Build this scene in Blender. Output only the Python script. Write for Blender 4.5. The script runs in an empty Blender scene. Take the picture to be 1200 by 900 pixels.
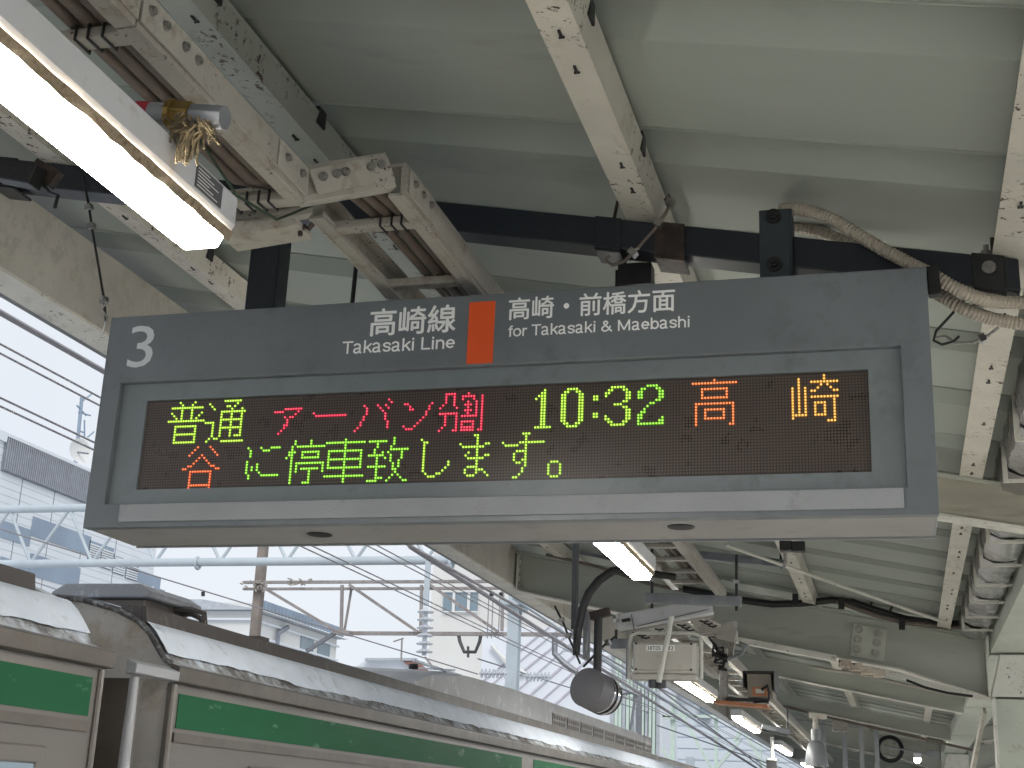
import bpy, math, random
from mathutils import Vector, Matrix
R = math.radians
scene = bpy.context.scene
random.seed(7)
# ------------------------------------------------------------------ camera
CAM = Vector((0.0, 0.0, 1.6))
PXF, PCX, PCY = 1600.0, 600.0, 450.0                       # focal length and centre in pixels of the 1200 x 900 photograph
_y = Vector((463.0, -521.0, -PXF)).normalized()
_x = Vector((5616.0, 264.0, PXF)); _x = (_x - _y * _x.dot(_y)).normalized()
_z = _x.cross(_y)
ROT = Matrix((_x, _y, _z))                                 # camera axes -> world axes
cam_data = bpy.data.cameras.new("camera")
cam = bpy.data.objects.new("camera", cam_data)
scene.collection.objects.link(cam)
cam.matrix_world = Matrix.Translation(CAM) @ ROT.to_4x4()
cam_data.sensor_width = 36.0
cam_data.lens = 36.0 * PXF / 1200.0
cam_data.clip_start = 0.05
cam_data.clip_end = 3000
scene.camera = cam
# ------------------------------------------------------------------ world: snowy overcast sky
SUN_EL, SUN_AZ = R(42), R(150)
world = bpy.data.worlds.new("World"); scene.world = world; world.use_nodes = True
nt = world.node_tree; nt.nodes.clear()
out = nt.nodes.new('ShaderNodeOutputWorld'); bg = nt.nodes.new('ShaderNodeBackground')
sky = nt.nodes.new('ShaderNodeTexSky'); sky.sky_type = 'NISHITA'; sky.sun_disc = False
sky.sun_elevation = SUN_EL; sky.sun_rotation = SUN_AZ
tc = nt.nodes.new('ShaderNodeTexCoord'); nz = nt.nodes.new('ShaderNodeTexNoise'); nz.inputs['Scale'].default_value = 2.2
nz.inputs['Detail'].default_value = 5
cr = nt.nodes.new('ShaderNodeValToRGB'); cr.color_ramp.elements[0].position = .35; cr.color_ramp.elements[1].position = .7
cr.color_ramp.elements[0].color = (7.8, 8.35, 9.1, 1); cr.color_ramp.elements[1].color = (9.1, 9.4, 9.8, 1)
mx = nt.nodes.new('ShaderNodeMixRGB'); mx.inputs[0].default_value = .93
nt.links.new(tc.outputs['Generated'], nz.inputs['Vector']); nt.links.new(nz.outputs['Fac'], cr.inputs[0])
nt.links.new(sky.outputs[0], mx.inputs[1]); nt.links.new(cr.outputs[0], mx.inputs[2])
nt.links.new(mx.outputs[0], bg.inputs['Color']); bg.inputs['Strength'].default_value = 0.046
nt.links.new(bg.outputs[0], out.inputs[0])
sun_d = bpy.data.lights.new("sun", 'SUN'); sun_d.energy = 0.65; sun_d.angle = R(25); sun_d.color = (1, .97, .93)
sun = bpy.data.objects.new("sun", sun_d); scene.collection.objects.link(sun)
_sd = Vector((math.sin(SUN_AZ) * math.cos(SUN_EL), math.cos(SUN_AZ) * math.cos(SUN_EL), math.sin(SUN_EL)))
sun.rotation_euler = _sd.to_track_quat('Z', 'Y').to_euler(); sun.location = _sd * 50
vs = scene.view_settings; vs.view_transform = 'Standard'; vs.look = 'None'; vs.gamma = 1; vs.use_curve_mapping = False
EXPOSURE = 1.15
vs.exposure = EXPOSURE
LAMP = 34.0                                                # radiance of the fluorescent lenses

# ------------------------------------------------------------------ helpers
COL = scene.collection
def ray(px, py): return ROT @ Vector((px - PCX, -(py - PCY), -PXF))
def onY(px, py, Y): d = ray(px, py); return CAM + d * ((Y - CAM.y) / d.y)
def onX(px, py, X): d = ray(px, py); return CAM + d * ((X - CAM.x) / d.x)
def onZ(px, py, Z): d = ray(px, py); return CAM + d * ((Z - CAM.z) / d.z)
SL = 0.187                                                  # fall of the canopy towards its valley
def zr(x, h=0.0): return 3.28 + h - SL * x                  # underside of the purlins, + h
def V(*a): return Vector(a)

class MB:
    def __init__(s): s.v = []; s.f = []
    def add(s, vs_, fs_):
        n = len(s.v); s.v += [tuple(p) for p in vs_]; s.f += [tuple(i + n for i in f) for f in fs_]; return s
    def box(s, a, b):
        x0, y0, z0 = a; x1, y1, z1 = b
        return s.add([(x0,y0,z0),(x1,y0,z0),(x1,y1,z0),(x0,y1,z0),(x0,y0,z1),(x1,y0,z1),(x1,y1,z1),(x0,y1,z1)],
                     [(0,3,2,1),(4,5,6,7),(0,1,5,4),(1,2,6,5),(2,3,7,6),(3,0,4,7)])
    def bar(s, p, q, w, h, up=(0,0,1)):                     # w across, h along up, centred on the line p-q
        p = Vector(p); q = Vector(q); d = (q - p).normalized(); u = Vector(up)
        if abs(d.dot(u)) > .98: u = Vector((0,1,0))
        sx = d.cross(u).normalized(); u = sx.cross(d).normalized()
        c = [(-w/2,-h/2),(w/2,-h/2),(w/2,h/2),(-w/2,h/2)]
        return s.add([p + sx*a + u*b for a, b in c] + [q + sx*a + u*b for a, b in c],
                     [(0,1,2,3),(7,6,5,4),(0,4,5,1),(1,5,6,2),(2,6,7,3),(3,7,4,0)])
    def tube(s, pts, r, n=8, cap=True):
        pts = [Vector(p) for p in pts]; m = len(pts); rs = r if isinstance(r, (list, tuple)) else [r]*m
        d0 = (pts[1]-pts[0]).normalized(); ref = Vector((0,0,1)) if abs(d0.z) < .9 else Vector((1,0,0))
        a = d0.cross(ref).normalized(); vs_ = []
        for i, p in enumerate(pts):
            d = (pts[min(i+1,m-1)] - pts[max(i-1,0)]).normalized()
            a = (a - d*a.dot(d)).normalized(); b = d.cross(a)
            for k in range(n):
                t = 2*math.pi*k/n; vs_.append(p + (a*math.cos(t) + b*math.sin(t))*rs[i])
        fs_ = [(i*n+k, i*n+(k+1)%n, (i+1)*n+(k+1)%n, (i+1)*n+k) for i in range(m-1) for k in range(n)]
        if cap: fs_ += [tuple(range(n))[::-1], tuple((m-1)*n+k for k in range(n))]
        return s.add(vs_, fs_)
    def cyl(s, p, q, r, n=12): return s.tube([p, q], r, n)
    def prism(s, pts, ext):                                 # planar polygon pushed along ext
        n = len(pts); pts = [Vector(p) for p in pts]; e = Vector(ext)
        return s.add(pts + [p + e for p in pts], [tuple(range(n)), tuple(range(2*n-1, n-1, -1))] + [(i, i+n, (i+1)%n+n, (i+1)%n) for i in range(n)])
    def sheet(s, rows):                                     # grid of points -> quads
        m, n = len(rows), len(rows[0])
        return s.add([p for r in rows for p in r], [(i*n+j, i*n+j+1, (i+1)*n+j+1, (i+1)*n+j) for i in range(m-1) for j in range(n-1)])
    def mesh(s, name, smooth=False, fix=True):
        me = bpy.data.meshes.new(name); me.from_pydata(s.v, [], s.f)
        import bmesh
        if not fix: me.update(); return me
        bm = bmesh.new(); bm.from_mesh(me); bmesh.ops.recalc_face_normals(bm, faces=bm.faces); bm.to_mesh(me); bm.free()
        me.update()
        return me
    def build(s, name, mat, parent=None, smooth=False, bevel=0, label=None, kind=None, seg=2, fix=True):
        me = s.mesh(name, fix=fix); me.materials.append(mat)
        o = bpy.data.objects.new(name, me); COL.objects.link(o)
        if smooth:
            for p in me.polygons: p.use_smooth = True
            md = None
        if smooth:
            try: me.set_sharp_from_angle(angle=R(40))
            except Exception: pass
        if bevel:
            b = o.modifiers.new('bevel', 'BEVEL'); b.width = bevel; b.segments = seg; b.limit_method = 'ANGLE'
        if parent: attach(o, parent)
        if label: o['label'] = label
        if kind: o['kind'] = kind
        return o
def origin_of(o):
    p = Vector((0,0,0))
    while o: p = p + o.location; o = o.parent
    return p
def attach(o, parent):
    o.parent = parent; o.location = Vector((0,0,0)) - origin_of(parent)
def thing(name, label, cat, loc=(0,0,0), group=None):
    o = bpy.data.objects.new(name, None); COL.objects.link(o); o.location = loc; o.empty_display_size = .1
    o['label'] = label; o['category'] = cat
    if group: o['group'] = group
    return o
def tag(o, label, cat, group=None):
    o['label'] = label; o['category'] = cat
    if group: o['group'] = group
    return o
def share(src, name, parent, off):                          # a copy of a piece, sharing its mesh, pushed by off
    c = src.copy(); c.name = name; COL.objects.link(c)
    if parent is not None:
        c.parent = parent; c.location = Vector(off) - origin_of(parent)
    else: c.location = off
    return c
def copy_tree(o, parent=None):
    c = o.copy(); COL.objects.link(c); c.parent = parent
    for ch in list(o.children): copy_tree(ch, c)
    return c

# ------------------------------------------------------------------ materials
def mat(name, col, rough=.5, metal=0, var=.12, scale=5, dirt=0, dirtcol=(.10,.075,.05), dscale=9, chips=0, chipcol=(.05,.02,.012),
        cscale=60, bump=.15, bscale=40, stretch=None, spec=.5, mottle=0):
    m = bpy.data.materials.new(name); m.use_nodes = True; N = m.node_tree.nodes; L = m.node_tree.links
    b = N['Principled BSDF']; b.inputs['Roughness'].default_value = rough; b.inputs['Metallic'].default_value = metal
    b.inputs['Specular IOR Level'].default_value = spec
    t = N.new('ShaderNodeTexCoord'); mp = N.new('ShaderNodeMapping'); L.new(t.outputs['Object'], mp.inputs[0])
    if stretch: mp.inputs['Scale'].default_value = stretch
    vec = mp.outputs[0]
    def noise(sc, det=4, rg=.55):
        n = N.new('ShaderNodeTexNoise'); n.inputs['Scale'].default_value = sc; n.inputs['Detail'].default_value = det
        n.inputs['Roughness'].default_value = rg; L.new(vec, n.inputs['Vector']); return n.outputs['Fac']
    def ramp(src, a, c):
        r = N.new('ShaderNodeMapRange'); r.inputs['From Min'].default_value = a; r.inputs['From Max'].default_value = c
        L.new(src, r.inputs['Value']); return r.outputs[0]
    def mixc(f, c1, c2):
        x = N.new('ShaderNodeMixRGB'); L.new(f, x.inputs[0])
        for i, c in ((1, c1), (2, c2)):
            if isinstance(c, tuple): x.inputs[i].default_value = (*c, 1)
            else: L.new(c, x.inputs[i])
        return x.outputs[0]
    lo = tuple(c*(1-var) for c in col); hi = tuple(min(1, c*(1+var)) for c in col)
    c = mixc(ramp(noise(scale), .3, .7), lo, hi)
    if mottle:
        c = mixc(ramp(noise(scale*4.3, 6, .65), .52, .62), c, tuple(x*(1-mottle) for x in col))
    if dirt:
        d = ramp(noise(dscale, 8, .68), .62 - dirt*.25, .80 - dirt*.2); c = mixc(d, c, dirtcol)
        fine = ramp(noise(dscale*14, 3, .6), .64, .72); mm = N.new('ShaderNodeMath'); mm.operation = 'MULTIPLY'; L.new(fine, mm.inputs[0]); mm.inputs[1].default_value = min(1, dirt*1.2)
        c = mixc(mm.outputs[0], c, dirtcol)
    h = noise(bscale, 5, .6)
    if chips:
        a = ramp(noise(cscale, 6, .7), .60 - chips*.05, .615 - chips*.05); g = ramp(noise(cscale*.12, 3), .50 - chips*.08, .60 - chips*.08)
        mm = N.new('ShaderNodeMath'); mm.operation = 'MULTIPLY'; L.new(a, mm.inputs[0]); L.new(g, mm.inputs[1])
        c = mixc(mm.outputs[0], c, chipcol)
        sb = N.new('ShaderNodeMath'); sb.operation = 'SUBTRACT'; L.new(h, sb.inputs[0]); L.new(mm.outputs[0], sb.inputs[1]); h = sb.outputs[0]
    L.new(c, b.inputs['Base Color'])
    rr = N.new('ShaderNodeMapRange'); rr.inputs['To Min'].default_value = max(.05, rough-.12); rr.inputs['To Max'].default_value = min(1, rough+.12)
    L.new(noise(scale*2.3), rr.inputs['Value']); L.new(rr.outputs[0], b.inputs['Roughness'])
    if bump:
        bp = N.new('ShaderNodeBump'); bp.inputs['Strength'].default_value = bump; bp.inputs['Distance'].default_value = .01
        L.new(h, bp.inputs['Height']); L.new(bp.outputs[0], b.inputs['Normal'])
    return m
def emit(name, col, strength, base=(.8,.8,.8)):
    m = bpy.data.materials.new(name); m.use_nodes = True; b = m.node_tree.nodes['Principled BSDF']
    b.inputs['Base Color'].default_value = (*base, 1); b.inputs['Emission Color'].default_value = (*col, 1)
    b.inputs['Emission Strength'].default_value = strength; b.inputs['Roughness'].default_value = .4; return m
def glass(name, col=(.05,.07,.08), rough=.08):
    m = bpy.data.materials.new(name); m.use_nodes = True; b = m.node_tree.nodes['Principled BSDF']
    b.inputs['Base Color'].default_value = (*col, 1); b.inputs['Roughness'].default_value = rough; b.inputs['Specular IOR Level'].default_value = .9; return m

M_roof   = mat('roof sheet paint', (.30,.325,.29), .6, var=.10, scale=1.1, dirt=.12, dirtcol=(.22,.24,.21), dscale=2, bump=.03, stretch=(.35,1,1))
M_purlin = mat('cream purlin paint', (.54,.51,.445), .5, var=.08, dirt=.25, dirtcol=(.36,.30,.22), dscale=7, chips=.32, cscale=38, bump=.25)
M_purlin2= mat('greenish purlin paint', (.36,.37,.325), .5, var=.10, dirt=.2, dirtcol=(.25,.23,.18), dscale=7, chips=.6, cscale=34, bump=.2)
M_girder = mat('girder paint', (.385,.40,.345), .42, var=.08, scale=2, dirt=.15, dirtcol=(.26,.26,.2), dscale=3, bump=.12, bscale=18, stretch=(.35,1,2))
M_gird2  = mat('rough beam paint', (.35,.33,.27), .6, var=.15, scale=4, dirt=.35, dirtcol=(.20,.17,.12), dscale=5, bump=.6, bscale=16, stretch=(.4,1,2.5))
M_flange = mat('flange paint', (.60,.58,.52), .5, var=.1, dirt=.15, dirtcol=(.32,.28,.22), dscale=8, chips=.1, cscale=40)
M_fascia = mat('fascia paint', (.43,.41,.37), .55, var=.12, scale=2.5, dirt=.35, dirtcol=(.30,.26,.2), dscale=4, bump=.2, mottle=.12)
M_gutter = mat('gutter metal', (.16,.16,.16), .5, var=.2)
M_column = mat('column paint', (.50,.53,.46), .5, var=.08, scale=3, dirt=.2, dirtcol=(.3,.28,.2))
M_white  = mat('white steel paint', (.66,.65,.59), .45, var=.06, dirt=.2, dirtcol=(.42,.37,.3), chips=.05)
M_navy   = mat('navy beam paint', (.015,.019,.027), .42, var=.2, scale=3, dirt=.15, dirtcol=(.05,.05,.055), bump=.05)
M_rust   = mat('rusty clamp', (.045,.033,.03), .55, metal=.3, var=.4, scale=20, dirt=.5, dirtcol=(.10,.06,.04), dscale=20, bump=.4)
M_rack   = mat('cable rack paint', (.37,.345,.305), .42, var=.08, scale=4, dirt=.35, dirtcol=(.24,.18,.12), dscale=10, chips=.15, cscale=70, bump=.08)
M_rack2  = mat('splice plate paint', (.40,.375,.33), .4, var=.1, scale=6, dirt=.4, dirtcol=(.2,.15,.1), dscale=12, bump=.08)
M_zinc   = mat('zinc bolt', (.36,.35,.34), .32, metal=.8, var=.3, scale=60, dirt=.5, dirtcol=(.1,.07,.05), dscale=60)
M_dark   = mat('dark steel', (.020,.020,.021), .45, metal=.2, var=.25, scale=20)
M_navy2  = mat('bracket grey paint', (.035,.045,.055), .45, var=.15, scale=6, bump=.05)
M_galvb  = mat('girder bolt', (.42,.40,.35), .4, metal=.3, var=.2, scale=30, dirt=.3)
M_rubber = mat('black rubber', (.012,.012,.013), .5, var=.2, bump=.05)
M_cable  = mat('brown cable sheath', (.13,.10,.085), .5, var=.15, scale=8, dirt=.3, dirtcol=(.2,.16,.12))
M_green  = mat('green earth wire', (.025,.05,.028), .5)
M_case   = mat('board casing paint', (.158,.174,.188), .38, var=.10, scale=2.2, dirt=.22, dirtcol=(.10,.11,.115), dscale=5, bump=.035, bscale=90, mottle=.10)
M_inset  = mat('board inset paint', (.185,.208,.222), .36, var=.10, scale=3, dirt=.25, dirtcol=(.11,.12,.125), dscale=6, bump=.03, mottle=.08)
M_ledge  = mat('hammered ledge paint', (.31,.32,.335), .32, var=.12, scale=2, dirt=.15, dirtcol=(.2,.2,.21), bump=.35, bscale=130)
M_under  = mat('board underside paint', (.29,.275,.272), .5, var=.1, scale=2, dirt=.15, dirtcol=(.2,.17,.16), bump=.05)
M_letter = mat('white lettering film', (.93,.93,.92), .4, var=.02, bump=0)
M_three  = mat('pale grey numeral film', (.62,.64,.66), .4, var=.04, bump=0)
M_orange = mat('orange film', (.80,.10,.02), .4, var=.04, bump=0)
M_screen = mat('screen face', (.050,.038,.034), .3, var=.1, bump=0)
M_dot    = mat('unlit diode', (.118,.088,.075), .35, var=.1, scale=2, bump=0)
M_conduit= mat('ribbed conduit plastic', (.42,.37,.30), .5, var=.05, scale=8, bump=0)
M_lens   = emit('lit lamp lens', (1,.97,.90), LAMP)
M_house  = mat('lamp housing enamel', (.55,.55,.565), .35, var=.05, scale=3, dirt=.22, dirtcol=(.38,.31,.22), dscale=14, bump=.03)
M_grime  = mat('lamp grime', (.30,.24,.16), .8, var=.3, scale=40, dirt=.7, dirtcol=(.10,.06,.03), dscale=40, bump=.5)
M_plate  = mat('type plate', (.10,.10,.11), .35, var=.1)
M_brass  = mat('tarnished brass', (.30,.20,.06), .35, metal=.8, var=.3, scale=30)
M_fray   = mat('frayed hemp', (.20,.155,.09), .9, var=.4, scale=60, bump=.5)
M_red    = mat('red tape', (.42,.03,.05), .5, var=.1)
M_pvc    = mat('grey pipe', (.26,.27,.285), .4, var=.08)
M_foil   = mat('foil lagging', (.42,.41,.42), .24, metal=.85, var=.10, scale=4, bump=.5, bscale=5)
M_boxw   = mat('junction box plastic', (.56,.53,.48), .4, var=.05, scale=6, dirt=.15, dirtcol=(.3,.25,.2))
M_galv   = mat('galvanised strut', (.23,.24,.26), .45, metal=.5, var=.2, scale=10)
M_board  = mat('painted timber', (.42,.17,.08), .55, var=.2, scale=10, stretch=(1,6,6))
M_camg   = mat('camera housing', (.24,.21,.17), .5, var=.1)
M_lampg  = mat('lamp shade enamel', (.16,.17,.18), .35, var=.06)
M_spk    = mat('loudspeaker grey', (.13,.125,.135), .45, var=.08)
M_chrome = mat('polished band', (.5,.5,.52), .15, metal=1, var=.1)
# train
M_steel  = mat('brushed stainless', (.145,.132,.12), .40, metal=.45, var=.10, scale=2, dirt=.18, dirtcol=(.16,.13,.10), dscale=3, bump=.04, bscale=60, stretch=(1,.2,3))
M_steeld = mat('dirty stainless', (.105,.092,.08), .42, metal=.4, var=.2, scale=4, dirt=.4, dirtcol=(.10,.08,.06), dscale=6, bump=.06)
M_green2 = mat('green band film', (.012,.088,.038), .6, var=.08, scale=2, dirt=.05, dirtcol=(.2,.3,.24), dscale=10, bump=.01, stretch=(1,.3,1), spec=.12)
M_tdark  = mat('roof fairing paint', (.075,.065,.062), .5, var=.12, scale=3, dirt=.2, dirtcol=(.2,.19,.18), dscale=8)
M_tend   = mat('end wall paint', (.50,.48,.45), .4, metal=.3, var=.1, scale=3, dirt=.4, dirtcol=(.30,.22,.13), dscale=3)
M_snow   = mat('snow film', (.74,.80,.90), .6, var=.06, scale=6, bump=.25, bscale=30, dirt=.22, dirtcol=(.45,.47,.5), dscale=8)
M_snowd  = mat('patchy snow on roof', (.20,.185,.175), .55, var=.3, scale=8, dirt=.8, dirtcol=(.75,.8,.86), dscale=8, bump=.3, bscale=30)
M_ac     = mat('roof unit grey', (.27,.275,.29), .5, var=.1, scale=2, dirt=.25, dirtcol=(.62,.65,.7), dscale=6)
M_black  = mat('black opening', (.01,.01,.01), .6, bump=0)
# line side; some distant colours are paled in place of snow haze
M_gantry = mat('galvanised gantry', (.52,.585,.63), .5, metal=.1, var=.08, scale=2)
M_angle  = mat('old angle steel', (.33,.30,.29), .55, metal=.1, var=.2, scale=3, dirt=.3, dirtcol=(.16,.11,.08))  # lightened beyond bare steel, haze is put into the colour
M_pole   = mat('weathered pole', (.24,.205,.18), .7, var=.2, scale=3)
M_wire   = mat('overhead wire', (.27,.26,.28), .5, bump=0)  # paled so the colour carries the haze along the line
M_insul  = mat('porcelain insulator', (.62,.65,.70), .25, bump=0, var=.05)
M_siding = mat('white siding', (.76,.80,.84), .5, var=.05, scale=.3, bump=0)
M_siding2= mat('pale wall', (.74,.74,.72), .6, var=.04, scale=.4, bump=0)
M_beige  = mat('beige render', (.72,.71,.68), .7, var=.04, scale=.3, bump=0)
M_louv   = mat('grey louvre', (.21,.23,.27), .5, var=.08, bump=0)
M_bpanel = mat('blue grey panel', (.26,.33,.42), .35, var=.15, scale=.5, bump=0)
M_winb   = glass('window glass', (.20,.27,.32))
M_redroof= mat('brown red roof', (.30,.16,.13), .6, bump=0)
M_blind  = mat('translucent screen wall', (.80,.83,.88), .5, var=.06, scale=.3, bump=0)  # pale tone includes the haze over the far screens
M_stripe = mat('mauve stripe', (.58,.55,.62), .5, bump=0)
M_pgreen = mat('pale green steel', (.62,.74,.66), .5, bump=0, var=.05)
M_wallb  = mat('pale blue siding', (.70,.76,.82), .5, bump=0, var=.05, scale=.3)  # raised towards white, distance haze mixed into the wall colour
M_roofc  = mat('grey tile roof', (.48,.51,.55), .6, bump=.2, bscale=4)
M_conc   = mat('platform concrete', (.58,.57,.54), .7, var=.1, scale=2, dirt=.2, dirtcol=(.3,.29,.27), dscale=2)
M_ballast= mat('ballast', (.36,.34,.32), .9, var=.4, scale=30, bump=1, bscale=60)
M_ground = mat('snowy ground', (.66,.68,.72), .8, var=.15, scale=.3, dirt=.3, dirtcol=(.35,.34,.33), dscale=.4)

M_dark2  = mat('slate painted steel', (.075,.078,.085), .5, var=.15, scale=8)
M_rubber2= mat('dusty roof seal', (.075,.072,.07), .55, var=.4, scale=10, dirt=.5, dirtcol=(.5,.52,.55), dscale=14)
M_lenscap= emit('lens end cap', (1,.96,.88), LAMP*.25)
M_loulight=mat('louvre slat', (.34,.36,.40), .5, bump=0)
M_flange2= mat('chipped saddle', (.52,.45,.36), .6, var=.2, dirt=.5, dirtcol=(.2,.12,.08), chips=.6, cscale=20)

M_splice = mat('splice plate paint green', (.50,.51,.44), .45, var=.1, scale=8, dirt=.2, dirtcol=(.3,.27,.2))
# ------------------------------------------------------------------ ground, track bed, platform
def structure(o): o['kind'] = 'structure'; return o
structure(MB().sheet([[(-600,-300,-1.32),(600,-300,-1.32)],[(-600,900,-1.32),(600,900,-1.32)]]).build('ground', M_ground))
structure(MB().box((-16,-40,-1.30),(-2.95,160,-1.16)).build('track_bed', M_ballast))
structure(MB().box((-2.85,-40,-1.30),(6.6,120,0.0)).build('platform_floor', M_conc))
# ------------------------------------------------------------------ canopy
PITCH, Y0, BAY = 0.72, 4.97, 5.45
GY = [12.2 + BAY*k for k in range(-3, 13)]                  # beams; every third one carries columns
canopy = thing('platform_canopy', 'corrugated grey-green platform roof on cream steel purlins and tapered girders, above the departure board', 'canopy', (0.92, 12.2, 0))
prof = [(-.006,0),(-.005,-.007),(0,-.007),(.002,.004),(.035,.10),(.14,.10),(.235,0),(.714,0)]
def panel(x0, x1, flip):
    m = MB(); rows = []
    for x, z in ((x0, zr(x0,.12)), (x1, zr(x1,.12))) if not flip else ((x0, zr(.78,.12)), (x1, zr(.78,.12) + SL*(x1-x0))):
        rows.append([(x, Y0+y, z+h) for y, h in prof])
    m.sheet(rows); rows2 = [[(x, y, z+.004) for x, y, z in r] for r in rows]
    return m.sheet(rows2)
pl = panel(-3.74, .80, 0).build('roof_panel', M_roof, canopy); pr = panel(1.12, 5.6, 1).build('roof_panel', M_roof, canopy)
for k in range(-19, 95):
    if k: share(pl, 'roof_panel', canopy, (0, PITCH*k, 0)); share(pr, 'roof_panel', canopy, (0, PITCH*k, 0))
MB().box((.78,-8,3.22),(1.14,73,3.26)).box((.78,-8,3.26),(.80,73,3.34)).box((1.12,-8,3.26),(1.14,73,3.34)).build('valley_gutter', M_girder, canopy)
# purlins, one piece per bay, sitting on the beams
PX = [-2.94, -1.775, -.733, .365]
PW = .106
def purlin_mesh(x, w=PW, h=.112, L=BAY-.02):
    a = math.atan(SL); m = MB(); z = zr(x)
    u = V(math.cos(a),0,-math.sin(a)); n = V(math.sin(a),0,math.cos(a)); c = V(x,0,z)
    def seg(u0,u1,n0,n1): 
        return m.prism([c+u*u0+n*n0, c+u*u1+n*n0, c+u*u1+n*n1, c+u*u0+n*n1], (0,L,0))
    seg(-w/2, w/2, 0, .006); seg(-w/2,-w/2+.006,.0062,h); seg(w/2-.006,w/2,.0062,.10); seg(-w/2+.0062,-w/2+.06,h-.008,h-.002)
    return m
bolt_m = MB().box((-.0035,-.016,-.006),(.0035,.016,.001)).box((-.0075,.013,-.006),(.0075,.0165,.001)).mesh('slot_bolt'); bolt_m.materials.append(M_dark)
for i, x in enumerate(PX):
    mm = M_purlin2 if i == 1 else M_purlin
    base = None
    for k, g in enumerate(GY[:-1]):
        if base is None:
            base = purlin_mesh(x).build('purlin', mm, canopy); base.location = V(0, g+.01, 0) - origin_of(canopy)
            pu = base
        else: pu = share(base, 'purlin', canopy, (0, g+.01, 0))
        if g > 10: continue
        for j in range(8):
            yy = (Y0 + PITCH*math.ceil((g-Y0)/PITCH)) + PITCH*j
            if yy > g + BAY - .1: break
            for dy in (.02, .19) if (i + j) % 3 else (.05,):
                b = bpy.data.objects.new('slot_bolt', bolt_m); COL.objects.link(b); b.parent = pu
                b.location = V(x + .012*((i+j) % 2), yy+dy-(g+.01), zr(x)-.0005)
        for j in range(8):                                   # dark cleats between purlin and roof ribs
            yy = Y0 + PITCH*math.ceil((g-Y0)/PITCH) + PITCH*j
            if yy > g + BAY - .1 or not 2 < yy < 8: continue
            c = MB().box((x+PW/2+.001, yy+.03, zr(x+PW/2)+.06),(x+PW/2+.018, yy+.085, zr(x+PW/2)+.118)).build('cleat', M_dark); attach(c, pu); c.location = -origin_of(pu)
for k, g in enumerate(GY[:-1]):                             # right wing purlins
    for dx in (.35, 1.5, 2.6, 3.7):
        MB().box((1.12+dx, g+.01, zr(.78)+SL*dx),(1.26+dx, g+BAY-.01, zr(.78)+SL*dx+.112)).build('purlin', M_purlin, canopy)
# track-side edge: fascia plate, flange, outer gutter
for g in GY[:-1]:
    MB().box((-3.412,g+.004,3.60),(-3.40,g+BAY-.004,3.95)).build('fascia_plate', M_fascia, canopy)
    MB().box((-3.56,g+.004,3.585),(-3.398,g+BAY-.004,3.599)).build('fascia_flange', M_flange, canopy)
    MB().box((-3.57,g+.004,3.60),(-3.56,g+BAY-.004,3.90)).build('fascia_plate', M_gutter, canopy)
    MB().box((-3.80,g+.004,3.70),(-3.575,g+BAY-.004,3.706)).box((-3.80,g+.004,3.706),(-3.792,g+BAY-.004,3.86)).build('edge_gutter', M_gutter, canopy)
    MB().box((-3.66,g+.004,3.66),(-3.62,g+BAY-.004,3.699)).build('edge_trim', M_flange, canopy)
# beams
def web(m, top, bot, y, t=.012): m.prism([V(x,y-t/2,z) for x,z in top] + [V(x,y-t/2,z) for x,z in reversed(bot)], (0,t,0))
def flange(m, pts, y, w, t=.014, sgn=-1):
    for (x0,z0),(x1,z1) in zip(pts, pts[1:]):
        m.prism([V(x0,y-w/2,z0),V(x1,y-w/2,z1),V(x1,y-w/2,z1+sgn*t),V(x0,y-w/2,z0+sgn*t)], (0,w,0))
def mirror(pts, c=.95): return [(2*c-x, z) for x, z in pts]
XL = -3.396
for gi, g in enumerate(GY):
    main = (gi % 3 == 0)
    for side in (0, 1):
        if main:
            top = [(XL,zr(XL,-.02)),(.70,zr(.70,-.02))]; bot = [(XL,3.56),(-1.98,3.262),(-1.345,3.125),(-.006,2.885),(.70,2.66)]
            if side: top, bot = mirror(top), mirror(bot)
            m = MB(); web(m, top, bot, g); gd = m.build('girder', M_girder, canopy)
            m = MB(); flange(m, bot, g, .20); m.build('bottom_flange', M_flange, gd); m = MB(); flange(m, top, g, .20, sgn=1); m.build('top_flange', M_girder, gd)
            if side == 0 or gi == 3:
                sx = 1 if not side else -1; f = (lambda x: x) if not side else (lambda x: 1.9-x)
                pts = [(-.37,3.265),(-.09,3.213),(-.13,2.945),(-.41,2.995)]
                sp = MB().prism([V(f(x),g-.028,z) for x,z in pts], (0,.020,0)).build('splice_plate', M_splice, gd, bevel=.001)
                for a in range(3):
                    for b_ in range(2):
                        x = -.325+.155*b_-.012*a; z = 3.215-.03*b_-.085*a
                        MB().cyl((f(x),g-.0285,z),(f(x),g-.036,z),.036,14).cyl((f(x),g-.0365,z),(f(x),g-.062,z),.022,6).build('bolt', M_galvb, sp)
                MB().box((f(.69) if not side else f(.70), g-.10, 2.67),(f(.70) if not side else f(.69), g-.007, 3.12)).build('stiffener', M_flange, gd)
                if side == 0: MB().box((-3.38,g-.10,3.575),(-3.365,g-.0065,3.885)).build('stiffener', M_flange, gd)
                for zz in () if side else (3.62,3.70,3.78,3.85): MB().cyl((-3.3645,g-.055,zz),(-3.35,g-.055,zz),.014,6).build('stiffener_bolt', M_galvb, gd)
        else:
            top = [(XL,zr(XL,-.016)),(.72,zr(.72,-.016))]; bot = [(XL,zr(XL,-.20)),(.72,zr(.72,-.20))]
            if side: top, bot = mirror(top), mirror(bot)
            m = MB(); web(m, top, bot, g, .07 if gi == 2 else .012); gd = m.build('beam', M_gird2 if gi == 2 else M_girder, canopy)
            m = MB(); flange(m, bot, g, .12); m.build('bottom_flange', M_flange, gd)
            m = MB(); flange(m, top, g, .12, sgn=1); m.build('top_flange', M_girder, gd)
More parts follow.
